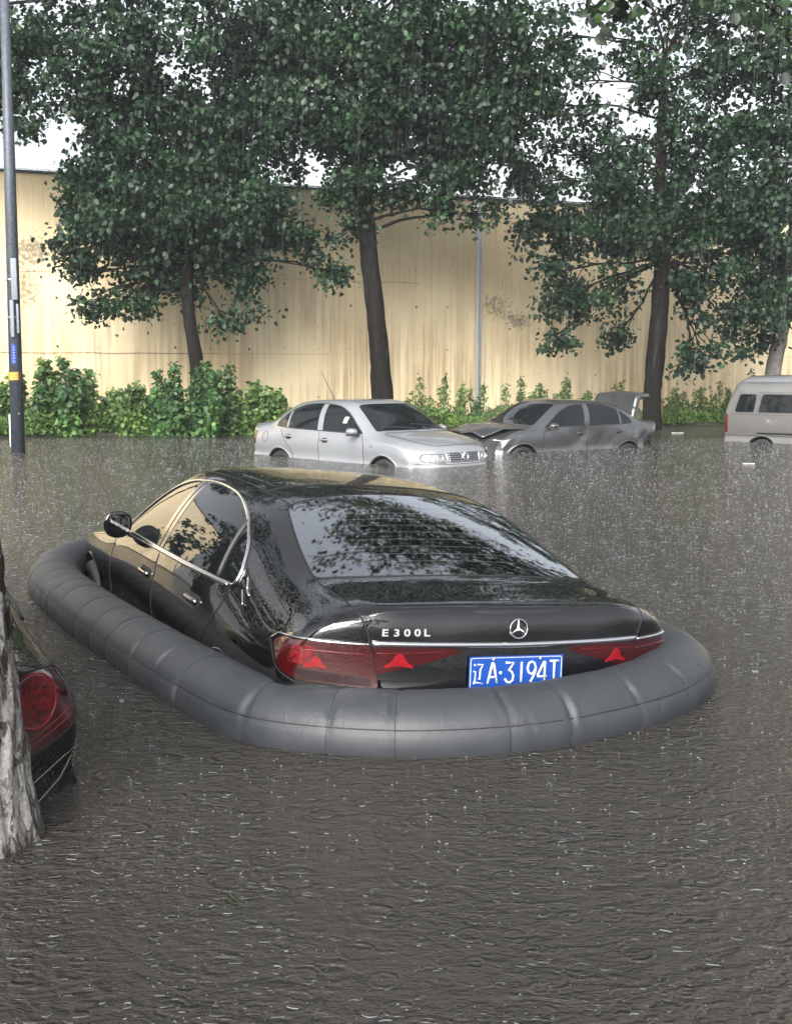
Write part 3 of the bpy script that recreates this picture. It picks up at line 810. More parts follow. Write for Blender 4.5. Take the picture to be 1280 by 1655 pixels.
# ------------------------------------------------------------------ white silver saloon
def white_car():
    root = empty('parked_car', WHITE_LOC, (0, 0, R(WHITE_ROT))); root.scale = (1.09, 1.09, 1.09)
    tag(root, 'white silver saloon half under water facing right with roof aerial', 'car')
    ST, rc, fc = notch()
    sh = Shell(ST, rc, fc, creases=[('st', 0, (4, 8), .4), ('row', 3, (1, 11), .2)], wheels=[(.99, .31), (3.50, .31)], wr=.345, level=3)
    sh.body('body', M['silver_paint'], root)
    notch_details(root, sh, M['silver_paint'], M['dark_glass'])
    # front
    for sg in (-1, 1):
        hp = roundpoly([(sg * .36, .70, .02), (sg * .345, .575, .03), (sg * .66, .585, .05), (sg * .70, .66, .04), (sg * .64, .705, .03)], .02)
        h = sh.patch('headlight', hp, 'front', M['clear_lens'], root, off=.004, step=.03)
        fr = MB(); sh.line(fr, hp, 'front', .005, .003, closed=True); fr.build('headlight_rim', M['plastic'], h)
        for cx, rr in ((.44, .042), (.56, .045)):
            ln = MB(); c, n_ = sh.hit('front', sg * cx, .64); disc_ring(ln, c + n_ * .006, rr, .01, n_, tr=.008); ln.build('lamp_bowl', M['chrome'], h)
        # indicator repeater
    gp = roundpoly([(-.325, .715), (.325, .715), (.315, .585), (-.315, .585)], .03)
    gr = sh.patch('grille', gp, 'front', M['plastic'], root, off=.003, step=.03)
    gs = MB()
    for z in (.60, .63, .66, .69): sh.line(gs, [(-.30, z), (.30, z)], 'front', .006, .008)
    sh.line(gs, gp, 'front', .006, .005, closed=True)
    build_each(gs, 'grille_bar', M['chrome'], gr)
    lg = MB(); c, n_ = sh.hit('front', 0, .655); c = c + n_ * .02; disc_ring(lg, c, .058, .01, n_, tr=.008)
    a = Vector((1, 0, 0)); b = Vector((0, 0, 1))
    Q = lambda x, z: c + a * x + b * z
    lg.tube([Q(-.022, .050), Q(0, .010), Q(.022, .050)], .007, 6); lg.tube([Q(-.044, .030), Q(-.020, -.045), Q(0, -.002), Q(.020, -.045), Q(.044, .030)], .007, 6)
    lg.build('round_badge', M['chrome'], gr)
    bs = MB(); sh.line(bs, [(-.74, .56), (-.3, .555), (.3, .555), (.74, .56)], 'front', .004, 0); bs.build('bumper_seam', M['gap'], root)
    lowg = sh.patch('lower_grille', roundpoly([(-.5, .47), (.5, .47), (.46, .36), (-.46, .36)], .02), 'front', M['plastic'], root, off=.003, step=.04)
    # tail light wraps on the right side
    for side in ('right', 'left'):
        sh.patch('tail_light', roundpoly([(.22, .93), (.40, .915), (.36, .70), (.18, .70)], .03), side, M['red_lens'], root, off=.003, step=.04)
        sh.patch('side_repeater', roundpoly([(3.22, .77), (3.30, .77), (3.30, .80), (3.22, .80)], .014), side, M['clear_lens'], root, off=.006, step=.02)
        sh.patch('rear_bumper_strip', [(.15, .47), (.60, .47), (.60, .52), (.15, .52)], side, M['plastic'], root, off=.004)
    fl = MB(); sh.line(fl, [(.62 + .075 * math.cos(q), .83 + .08 * math.sin(q)) for q in np.linspace(0, 6.28, 20, endpoint=False)], 'right', .004, 0, closed=True); fl.build('fuel_flap', M['gap'], root)
    sh.patch('paper_sticker', [(2.52, 1.10), (2.60, 1.10), (2.61, 1.19), (2.53, 1.19)], 'right', M['white_paper'], root, off=.006)
    c, n_ = sh.hit('top', 0, 1.35)
    an = MB(); an.tube([c, c + Vector((0, -.02, .05)), c + Vector((0, -.33, .45))], [.012, .007, .003], 8); an.build('aerial', M['plastic'], root)
    # lower bumper waterline strip
    return root


# ------------------------------------------------------------------ grey wrecked saloon
def grey_car():
    root = empty('parked_car', GREY_LOC, (R(0.5), R(-1.0), R(GREY_ROT)))
    tag(root, 'dented grey saloon with crumpled bonnet and boot lid standing open', 'car')
    k = (1.015, 1.04, 1.0)
    dents = [((-.88, 2.35, .72), .20, .07), ((-.88, 1.75, .62), .26, .10), ((-.88, 2.08, .85), .14, .05), ((-.88, 1.35, .75), .13, .04), ((-.86, .62, .70), .20, .07), ((-.80, .30, .55), .25, .16), ((-.88, 2.8, .55), .22, .03), ((-.7, 4.1, .6), .3, .10)]

    def deform(p, n):
        for c, r, d in dents:
            q = (p - Vector(c)).length / r
            if q < 2.4: p = p - n * d * math.exp(-q * q) * (1 + .10 * math.sin(23 * p.y + 17 * p.z))
        # crumpled nose
        if p.y > 3.55:
            t = (p.y - 3.55) / .9
            p.z += .02 * t * math.sin(p.x * 9 + 1) * (1 if p.z > .7 else .3) + .012 * t * math.sin(p.y * 14) * (1 if p.z > .7 else 0)
            p.y -= .12 * t * (0.5 - p.x)
        return p
    ST, rc, fc = notch(*k)
    sh = Shell(ST, rc, fc, creases=[('st', 0, (4, 8), .4), ('row', 3, (1, 11), .35)], deform=deform, wheels=[(1.02, .31), (3.64, .31)], wr=.345, level=4)
    sh.body('body', M['grey_paint'], root)
    ds = notch_details(root, sh, M['grey_paint'], M['dark_glass'], k, hood=False, lid=False, axles=(.98, 3.50))
    # bonnet: separate, popped up and bent over the engine bay
    T = lambda pts: [(x * k[0], y * k[1]) for x, y in pts]
    bay = sh.patch('engine_bay', roundpoly(T([(-.74, 3.42), (0, 3.46), (.74, 3.42), (.70, 3.9), (.5, 4.22), (-.5, 4.22), (-.70, 3.9)]), .04), 'top', M['inner'], root, off=.004)
    nx, ny = 26, 22; V = []; F = []
    for j in range(ny + 1):
        for i in range(nx + 1):
            u = i / nx * 2 - 1; v = j / ny
            x = u * (.72 - .16 * v ** 2) * k[0]; y = (3.36 + v * .86 - .04 * (1 - u * u) * 0 + .05 * (1 - u * u) * v) * k[1]
            z = .972 + .03 * (1 - u * u) + .02 * math.sin(v * 2.4) * (1 - v) + .018 * math.exp(-((v - .55) / .12) ** 2) * (1 + .4 * math.sin(u * 5)) - .15 * v ** 2 + .02 * v * (u < 0) * -u - .035 * (abs(u) ** 3)
            z += .02 * math.sin(7 * u + 5 * v) * v
            V.append((x, y, z))
    for j in range(ny):
        for i in range(nx):
            a = j * (nx + 1) + i; F.append((a, a + 1, a + nx + 2, a + nx + 1))
    bn = link_mesh('bonnet', V, F, M['grey_paint'], root); md = bn.modifiers.new('so', 'SOLIDIFY'); md.thickness = .02; md.offset = -1
    # missing headlamp cavities
    for sg in (-1, 1):
        sh.patch('headlight_hole', roundpoly([(sg * .36, .74), (sg * .36, .60), (sg * .66, .60), (sg * .72, .72)], .03), 'front', M['inner'], root, off=.004, step=.03)
    sh.patch('headlight_hole', roundpoly([(3.98 * k[1], .60), (4.10 * k[1], .58), (4.16 * k[1], .72), (4.02 * k[1], .76)], .03), 'left', M['inner'], root, off=.005, step=.03)
    sh.patch('grille', roundpoly([(-.32, .74), (.32, .74), (.30, .62), (-.30, .62)], .02), 'front', M['inner'], root, off=.004, step=.03)
    # torn rear quarter
    sh.patch('torn_panel', roundpoly([(.12, .50), (.46, .46), (.52, .58), (.40, .70), (.26, .62), (.16, .66)], .02), 'left', M['inner'], root, off=.005, step=.03)
    tr = MB(); sh.line(tr, [(.08, .62), (.20, .66), (.30, .60), (.42, .70), (.50, .66)], 'left', .014, .02); sh.line(tr, [(.05, .44), (.2, .50), (.34, .42)], 'left', .012, .03)
    tr.tube([(-.80, .10, .40), (-.86, .02, .50), (-.78, -.04, .60), (-.7, 0, .66)], .014, 6); tr.tube([(-.74, .05, .42), (-.80, -.08, .47), (-.66, -.10, .44)], .012, 6)
    tr.build('bent_trim', M['plastic'], root)
    sh.patch('tail_light', roundpoly([(.16, .92), (.36, .91), (.30, .80), (.14, .80)], .03), 'left', M['clear_lens'], root, off=.006, step=.03)
    # open boot well and raised lid
    bw = sh.patch('boot_opening', roundpoly([(-.58, .30), (.58, .30), (.56, .60), (-.56, .60)], .03), 'top', M['inner'], root, off=.003)
    V = []; F = []; nx, ny = 20, 20
    for j in range(ny + 1):
        for i in range(nx + 1):
            u = i / nx * 2 - 1; v = j / ny
            # lid hinges at y=.60, z=1.09; rises up and leans forward slightly, tail end folds back
            if v < .72:
                q = v / .72; y = .62 - .06 * q * q - .06 * q; z = 1.08 + .44 * q
            else:
                q = (v - .72) / .28; a = q * 1.35
                y = .50 - .20 * math.sin(a) - .12 * q; z = 1.52 + .07 * math.sin(a * 1.1) - .045 * q
            x = u * .60 * (1 - .10 * v ** 3) * (1)
            y += .05 * u * u; z -= .035 * abs(u) ** 3 * (v > .3)
            V.append((x, y, z))
    for j in range(ny):
        for i in range(nx):
            a = j * (nx + 1) + i; F.append((a, a + 1, a + nx + 2, a + nx + 1))
    bl = link_mesh('boot_lid', V, F, M['grey_paint'], root); md = bl.modifiers.new('so', 'SOLIDIFY'); md.thickness = .10; md.offset = 0
    hn = MB()
    for sx in (-.52, .52): hn.tube([(sx, .70, 1.02), (sx, .52, .98), (sx, .42, 1.10), (sx, .46, 1.28)], .018, 8)
    hn.tube([(-.50, .16, 1.50), (-.2, .12, 1.53), (.2, .12, 1.53), (.50, .16, 1.50)], .025, 8)
    build_each(hn, 'hinge_arm', M['plastic'], bl)
    return root


# ------------------------------------------------------------------ black saloon behind the near tree
def left_car():
    root = empty('parked_car', LEFT_LOC, (0, 0, R(LEFT_ROT)))
    tag(root, 'black saloon corner with big round red tail lamp behind the near trunk', 'car')
    k = (1.05, 1.08, 1.0)
    ST, rc, fc = notch(*k)
    sh = Shell(ST, rc, fc, creases=[('st', 0, (4, 8), .5), ('row', 3, (1, 11), .2)], wheels=[(1.08, .31), (3.78, .31)], wr=.345, level=3)
    sh.body('body', M['black_paint'], root)
    notch_details(root, sh, M['black_paint'], M['side_glass'], k, axles=(1.0, 3.50), trim='plastic')
    for sg in (-1, 1):
        ang = R(42); ca, sa = math.cos(ang), math.sin(ang)
        fr = (Vector((ca, sg * sa, 0)), Vector((0, 0, 1)), Vector((-sg * sa, ca, 0)))
        A = lambda x, y: sg * (x * ca + y * sa)
        lp = roundpoly([(A(.50, .08), .955, .04), (A(.70, .12), 1.0, .05), (A(.84, .30), .965, .06), (A(.885, .46), .90, .05), (A(.87, .36), .78, .08), (A(.78, .17), .71, .08), (A(.52, .07), .675, .04)], .02)
        tl = sh.patch('tail_light', lp, fr, M['red_lens'], root, off=.005, step=.02)
        ed = MB(); sh.line(ed, lp, fr, .004, .004, .02, closed=True); ed.build('lamp_edge', M['gap'], tl)
        c0 = (A(.73, .16), .885)
        for r_, m_, o_ in ((.085, 'red_cell', .007),):
            sh.patch('lamp_bowl', [(c0[0] + r_ * math.cos(q), c0[1] + r_ * 1.05 * math.sin(q)) for q in np.linspace(0, 6.283, 28, endpoint=False)], fr, M[m_], tl, off=o_, step=.015, skirt=.003)
        rg = MB(); sh.line(rg, [(c0[0] + .092 * math.cos(q), c0[1] + .096 * math.sin(q)) for q in np.linspace(0, 6.283, 28, endpoint=False)], fr, .004, .005, .02, closed=True); rg.build('lamp_ring', M['red_bright'], tl)
        rb = MB()
        for dzz in (0, .022): sh.line(rb, [(A(.56, .08), .70 + dzz), (A(.72, .14), .735 + dzz), (A(.85, .30), .80 + dzz * 1.4)], fr, .0022, .004, .02)
        build_each(rb, 'lamp_rib', M['red_bright'], tl)
        c1 = (A(.575, .09), .785)
        sh.patch('reversing_lamp', [(c1[0] + .042 * math.cos(q), c1[1] + .048 * math.sin(q)) for q in np.linspace(0, 6.283, 22, endpoint=False)], fr, M['clear_lens'], tl, off=.0075, step=.012, skirt=.003)
        bs = MB(); sh.line(bs, [(A(.45, .07), .60), (A(.70, .12), .60), (A(.84, .25), .65), (A(.875, .40), .66)], fr, .003, 0, .03)
        sh.line(bs, [(A(.45, .07), .54), (A(.70, .12), .53), (A(.82, .22), .58), (A(.86, .32), .64)], fr, .0035, .001, .03)
        build_each(bs, 'bumper_crease', M['chrome_dark'], root)
    return root


# ------------------------------------------------------------------ minivan
def van():
    root = empty('parked_van', VAN_LOC, (0, 0, R(VAN_ROT)))
    tag(root, 'pale grey minivan with raised white roof standing in water at the right edge', 'van')
    lo = [(.80, .25), (.825, .50), (.83, .75), (.825, .98)]
    def s_(y, top=0, w=0, dy=0):
        return st(y, [(x - w, z) for x, z in lo] + [(.815 - w, 1.10), (.775 - w, 1.42), (.70 - w, 1.72 - top), (.40, 1.80 - top), (0, 1.82 - top)], dy)
    ST = [st(.03, [(.76, .30), (.79, .50), (.79, .75), (.785, .98), (.77, 1.10), (.66, 1.13), (.45, 1.14), (.22, 1.14), (0, 1.14)], [.07, .05, .05, .05, .05, .02, 0, 0, 0]),
          st(.10, [(.80, .25), (.82, .5), (.825, .75), (.82, .98), (.80, 1.12), (.735, 1.45), (.60, 1.66), (.35, 1.70), (0, 1.71)], [.04, .03, .03, .03, .03, .07, .12, .10, .10]),
          s_(.42, .01), s_(.9), s_(1.5), s_(2.1), s_(2.6), s_(3.0, .04), 
          st(3.4, lo + [(.81, 1.08), (.75, 1.25), (.66, 1.42), (.4, 1.46), (0, 1.47)]),
          st(3.75, [(.80, .25), (.82, .5), (.825, .72), (.81, .88), (.79, .95), (.70, 1.0), (.6, 1.03), (.3, 1.05), (0, 1.06)], -.06),
          st(4.05, [(.78, .25), (.80, .45), (.79, .62), (.77, .74), (.74, .80), (.64, .84), (.5, .86), (.25, .87), (0, .88)], -.1),
          st(4.18, [(.70, .30), (.72, .45), (.72, .55), (.70, .65), (.66, .70), (.56, .73), (.4, .75), (.2, .76), (0, .76)], -.1)]
    rc = [[(.6, .03, .30), (.4, 0, .30), (.2, -.01, .30), (0, -.01, .30)], [(.64, .0, .50), (.42, -.02, .50), (.2, -.03, .50), (0, -.03, .50)],
          [(.64, .03, .75), (.42, .01, .75), (.2, 0, .75), (0, 0, .75)], [(.64, .04, .98), (.42, .02, .98), (.2, .01, .98), (0, .01, .98)]]
    fc = [[(.55, 4.18, .30), (.4, 4.2, .30), (.2, 4.22, .30), (0, 4.22, .30)], [(.55, 4.2, .45), (.4, 4.23, .45), (.2, 4.25, .45), (0, 4.25, .45)],
          [(.55, 4.19, .55), (.4, 4.22, .55), (.2, 4.24, .55), (0, 4.24, .55)], [(.55, 4.16, .66), (.4, 4.19, .66), (.2, 4.2, .66), (0, 4.2, .66)]]
    sh = Shell(ST, rc, fc, creases=[('row', 4, (1, 8), .3)], wheels=[(.92, .29), (3.35, .29)], wr=.34)
    sh.body('body', M['van_paint'], root)
    g = MB()
    for side in ('left', 'right'):
        for pts in ([(.30, 1.13), (.40, 1.50), (.76, 1.50), (.72, 1.13)], [(.82, 1.13), (.90, 1.50), (1.66, 1.50), (1.66, 1.13)], [(1.84, 1.13), (1.84, 1.50), (2.50, 1.50), (2.50, 1.13)], [(2.62, 1.13), (2.62, 1.50), (3.05, 1.48), (3.38, 1.13)]):
            wpoly = roundpoly(pts, .05); sh.patch('window', wpoly, side, M['dark_glass'], root, off=.003, step=.04)
            ws = MB(); sh.line(ws, wpoly, side, .008, .003, closed=True); ws.build('window_seal', M['rubber'], root)
        sh.patch('tail_light', roundpoly([(.05, .70), (.155, .70), (.155, 1.06), (.11, 1.10), (.06, 1.06)], .02), side, M['red_cell'], root, off=.004, step=.03)
        sh.line(g, [(.03, .64), (4.1, .64)], side, .006, 0); sh.line(g, [(.16, 1.085), (3.6, 1.06)], side, .004, 0)
        sh.line(g, [(1.74, .35), (1.74, 1.55)], side, .004, 0); sh.line(g, [(2.56, .35), (2.56, 1.52)], side, .004, 0); sh.line(g, [(.82, 1.54), (3.1, 1.54)], side, .004, 0)
        rl = MB(); sh.line(rl, [(.82, .695), (1.62, .695)], side, .02, 0); rl.build('slide_rail', M['gap'], root)
        sg = -1 if side == 'left' else 1
        for wy in (.92, 3.35):
            ar = MB(); sh.line(ar, arc_pts(wy, .29, .352), side, .012, .0, .04); ar.build('arch_lip', M['van_paint'], root)
            wheel(root, sg * .72, wy, .29, .285, .18)
    build_each(g, 'panel_gap', M['gap'], root)
    # raised white roof
    bm = MB()
    secs = [(.25, 0.0), (.34, .055), (.55, .085), (1.5, .10), (2.6, .10), (2.95, .06), (3.1, 0)]
    V = []; F = []; n = 12
    for (y, h) in secs:
        for i in range(n + 1):
            u = i / n * 2 - 1; x = u * .64
            p, nn = sh.hit('top', x, y)
            V.append((x, y, p.z + .004 + h * (1 - abs(u) ** 6)))
    for j in range(len(secs) - 1):
        for i in range(n): a = j * (n + 1) + i; F.append((a, a + 1, a + n + 2, a + n + 1))
    ro = link_mesh('raised_roof', V, F, M['silver_paint'], root); md = ro.modifiers.new('s', 'SUBSURF'); md.levels = 2; md.render_levels = 2
    sh.patch('rear_window', roundpoly([(-.62, 1.16), (.62, 1.16), (.55, 1.52), (-.55, 1.52)], .05), 'rear', M['dark_glass'], root, off=.003, step=.05)
    return root


WHITE_LOC, WHITE_ROT = (-2.08, 22.0, -.565), -138
GREY_LOC, GREY_ROT = (4.92, 24.2, -.52), 123
LEFT_LOC, LEFT_ROT = (-1.80, 3.44, -.53), 28
VAN_LOC, VAN_ROT = (7.50, 25.8, -.50), -132
white_car(); grey_car(); left_car(); van()

# ================================================================== inflatable tube round the black saloon
def flood_tube():
    M_t, t, p = newmat('grey pvc tube')
    co = objco(t)
    n1 = N(t, 'ShaderNodeTexNoise', Scale=5.0, Detail=4.0); L(t, co, n1.inputs['Vector'])
    r = ramp(t, n1.outputs[0], [(.3, (.024, .027, .032)), (.7, (.033, .037, .043))]); L(t, r.outputs[0], p.inputs['Base Color'])
    p.inputs['Roughness'].default_value = .52; p.inputs['IOR'].default_value = 1.5; p.inputs['Coat Roughness'].default_value = .25
    mp = objco(t, (9, 9, 2.2)); n2 = N(t, 'ShaderNodeTexNoise', Scale=2.0, Detail=3.0, Distortion=1.2); L(t, mp, n2.inputs['Vector'])
    b = N(t, 'ShaderNodeBump', Strength=.25, Distance=.012); L(t, n2.outputs[0], b.inputs['Height']); L(t, b.outputs[0], p.inputs['Normal'])
    root = empty('inflatable_tube', (BENZ_LOC[0], BENZ_LOC[1], 0), (0, 0, BENZ_ROT[2]))
    tag(root, 'long grey inflatable tube floating round the black saloon', 'flood tube')
    # centre line in car plan coordinates, clockwise from rear left
    P_ = TUBE
    pts = spline([(a, b, .04) for a, b, c in P_], 24, closed=True)
    rad = spline([(c, 0) for a, b, c in P_], 24, closed=True)
    pts = [Vector(q) for q in pts]; rad = [q[0] for q in rad]
    # resample by arc length
    n = len(pts); acc = [0]
    for i in range(n): acc.append(acc[-1] + (pts[(i + 1) % n] - pts[i]).length)
    Ltot = acc[-1]; K = 1400
    C = []; RR = []; j = 0
    for i in range(K):
        s_ = Ltot * i / K
        while acc[j + 1] < s_: j += 1
        f = (s_ - acc[j]) / max(acc[j + 1] - acc[j], 1e-9)
        C.append(pts[j].lerp(pts[(j + 1) % n], f)); RR.append(rad[j] * (1 - f) + rad[(j + 1) % n] * f)
    # ring seams: irregular spacing
    seams = []; s_ = .1
    while s_ < Ltot - .15: seams.append(s_); s_ += rnd.uniform(.20, .50)
    nr = 64; V = []; seamV = []
    r2 = random.Random(3)
    folds = [(s0 + r2.uniform(-.02, .02), r2.uniform(.2, 1.2), r2.uniform(.5, 1.0)) for s0 in seams]
    extra = [(r2.uniform(0, Ltot), r2.uniform(.1, 1.6), r2.uniform(.25, .6)) for _ in range(70)]
    A_ = 2 * np.pi * np.arange(nr) / nr; wrp = lambda q: (A_ - q + np.pi) % (2 * np.pi) - np.pi
    for i in range(K):
        s_ = Ltot * i / K
        tan = (C[(i + 1) % K] - C[i - 1]).normalized(); side = tan.cross(Vector((0, 0, 1))).normalized()
        # curvature for inner-bend wrinkling
        tn = (C[(i + 30) % K] - C[i]).normalized(); tp = (C[i] - C[i - 30]).normalized()
        curv = (tn - tp).length
        base = 0
        for q in seams:
            d = abs(s_ - q)
            if d < .12: base += -.0025 * math.exp(-(d / .012) ** 2) - .0022 * math.exp(-(d / .05) ** 2)
        dr = np.full(nr, base, float)
        for (q, aa, am) in folds:
            d = s_ - q
            if abs(d) < .07:
                dd = wrp(aa)
                dr += -.022 * am * math.exp(-(d / .012) ** 2) * np.exp(-(dd / .30) ** 2) + .003 * am * math.exp(-((abs(d) - .028) / .012) ** 2) * np.exp(-(dd / .4) ** 2)
        for (q, aa, am) in extra:
            d = s_ - q
            if abs(d) < .1:
                dd = wrp(aa); dr += -.007 * am * np.exp(-((d + .03 * dd) / .011) ** 2) * np.exp(-(dd / .3) ** 2)
        dr += -.020 * min(curv, .6) * (0.5 + 0.5 * math.sin(s_ * 62 + 2.0 * math.sin(s_ * 9))) ** 3 * np.maximum(0, -np.cos(A_))
        dr += -.004 * np.exp(-(wrp(2 * math.pi * 4 / nr) / .05) ** 2)
        rr = RR[i] + dr
        V += [C[i] + side * (math.cos(a) * r_ * 1.04) + Vector((0, 0, math.sin(a) * r_ * .96)) for a, r_ in zip(A_, rr)]
    F = []
    for i in range(K):
        i2 = (i + 1) % K
        for j in range(nr):
            j2 = (j + 1) % nr; F.append((i * nr + j, i * nr + j2, i2 * nr + j2, i2 * nr + j))
    bm = bmesh.new(); me = bpy.data.meshes.new('tube_skin'); me.from_pydata([tuple(v) for v in V], [], F); bm.from_mesh(me)
    bmesh.ops.recalc_face_normals(bm, faces=bm.faces[:]); bm.to_mesh(me); bm.free()
    me.polygons.foreach_set('use_smooth', [True] * len(me.polygons)); me.materials.append(M_t)
    o = bpy.data.objects.new('tube_skin', me); COL.objects.link(o); o.parent = root
    sm = simple('seam tape', (.010, .011, .013), .6)
    wl = MB(); wl.tube([V[i * nr + 4] for i in range(0, K, 4)], .0028, 6, closed=True); wl.build('long_welt', sm, root)
    rs = MB()
    for q in seams:
        i = int(q / Ltot * K) % K
        rs.tube([V[i * nr + j] for j in range(nr)], .0017, 4, closed=True)
    build_each(rs, 'ring_seam', sm, root)


TUBE = [(-.93, .45, .182), (-.80, .23, .182), (-.50, 0, .182), (-.17, -.11, .182), (.13, -.13, .182), (.53, -.06, .182), (.82, .06, .185), (1.07, .27, .19), (1.21, .6, .19), (1.22, 1.1, .18), (1.16, 2.2, .18), (1.14, 4.2, .18), (1.05, 4.9, .18), (.6, 5.32, .17), (0, 5.42, .17), (-.55, 5.25, .17), (-.92, 4.85, .175), (-1.13, 4.4, .18), (-1.22, 3.8, .18), (-1.19, 2.8, .18), (-1.10, 1.7, .18), (-1.01, .9, .18)]
flood_tube()


# ================================================================== water
def water():
    m, t, p = newmat('muddy flood water')
    co = objco(t)
    n0 = N(t, 'ShaderNodeTexNoise', Scale=.35, Detail=3.0); L(t, co, n0.inputs['Vector'])
    r = ramp(t, n0.outputs[0], [(.3, (.031, .029, .0255)), (.7, (.042, .039, .0345))]); L(t, r.outputs[0], p.inputs['Base Color'])
    p.inputs['Roughness'].default_value = .12; p.inputs['IOR'].default_value = 1.333; p.inputs['Specular IOR Level'].default_value = .5
    # long crossing wavelets, stretched sideways
    w1 = N(t, 'ShaderNodeTexNoise', Scale=1.0, Detail=3.0, Roughness=.55, Distortion=1.6); L(t, objco(t, (5, 10.0, 1)), w1.inputs['Vector'])
    w2 = N(t, 'ShaderNodeTexNoise', Scale=1.0, Detail=2.0, Roughness=.55, Distortion=.8); L(t, objco(t, (15, 27, 1), (3, 1, 0)), w2.inputs['Vector'])
    w3 = N(t, 'ShaderNodeTexNoise', Scale=1.0, Detail=1.0, Distortion=1.0); L(t, objco(t, (42, 75, 1), (7, 5, 0)), w3.inputs['Vector'])
    # rain rings: two layers of cells, each with damped concentric ripples
    h = None
    for sc, k, wgt, off in ((4.5, 34, .25, (0, 0, 0)), (8.5, 30, .22, (3.3, 1.7, 0))):
        vo = N(t, 'ShaderNodeTexVoronoi', Scale=1.0, Randomness=1.0); L(t, objco(t, (sc, sc, sc), off), vo.inputs['Vector'])
        sep = t.nodes.new('ShaderNodeSeparateColor'); L(t, vo.outputs['Color'], sep.inputs[0])
        ph = math_(t, 'MULTIPLY', sep.outputs[0], 20.0)
        sn = math_(t, 'SINE', math_(t, 'SUBTRACT', math_(t, 'MULTIPLY', vo.outputs['Distance'], float(k)), ph))
        rad = math_(t, 'MULTIPLY', sep.outputs[1], .40)
        dd = math_(t, 'DIVIDE', math_(t, 'SUBTRACT', vo.outputs['Distance'], rad), .11)
        env = math_(t, 'EXPONENT', math_(t, 'MULTIPLY', math_(t, 'MULTIPLY', dd, dd), -1.0))
        x = math_(t, 'MULTIPLY', math_(t, 'MULTIPLY', sn, env), wgt * .16)
        h = x if h is None else math_(t, 'ADD', h, x)
    amp = N(t, 'ShaderNodeTexNoise', Scale=.8, Detail=2.0); L(t, co, amp.inputs['Vector'])
    ar = ramp(t, amp.outputs[0], [(.35, (.35, .35, .35)), (.65, (1, 1, 1))])
    hh = math_(t, 'ADD', math_(t, 'MULTIPLY', w1.outputs[0], .22), math_(t, 'MULTIPLY', math_(t, 'MULTIPLY', w2.outputs[0], .30), ar.outputs[0]))
    hh = math_(t, 'ADD', hh, math_(t, 'MULTIPLY', math_(t, 'MULTIPLY', w3.outputs[0], .13), ar.outputs[0]))
    hh = math_(t, 'ADD', hh, h)
    b = N(t, 'ShaderNodeBump', Strength=1.0, Distance=.115); L(t, hh, b.inputs['Height']); L(t, b.outputs[0], p.inputs['Normal'])
    V = [(-150, -60, 0), (150, -60, 0), (150, 27.8, 0), (9, 30.6, 0), (1.0, 28.6, 0), (-9, 26.6, 0), (-150, 26.0, 0)]
    mb = MB(); mb.add([(-160, -60, 0), (160, -60, 0), (160, 60, 0), (-160, 60, 0)], [(0, 1, 2, 3)])
    o = mb.build('water', m); struct(o, label='brown rippled flood water pitted by rain')
    g = MB(); g.add([(-400, -200, -.62), (400, -200, -.62), (400, 500, -.62), (-400, 500, -.62)], [(0, 1, 2, 3)])
    struct(g.build('ground', M['soil']), label='flooded road bed')


water()


def shore(x):  # y of the water's edge below the wall
    return 27.2 + .33 * (x + 8)


def wall_y(x):
    return 29.6 + .40 * (x + 9.5)


def bank():
    V = []; F = []; n = 120; rows = [(-1.0, -.30), (-.25, -.05), (.05, .03), (.5, .10), (1.4, .16), (6, .2)]
    xs = np.linspace(-60, 70, n)
    for x in xs:
        for dy, z in rows:
            V.append((x, shore(x) + dy + .15 * math.sin(x * 1.7) + .1 * math.sin(x * 4.1), z + .02 * math.sin(x * 3 + dy * 5)))
    k = len(rows)
    for i in range(n - 1):
        for j in range(k - 1): F.append((i * k + j, (i + 1) * k + j, (i + 1) * k + j + 1, i * k + j + 1))
    struct(link_mesh('verge', V, F, M['soil']), label='muddy planted strip under the wall')


bank()


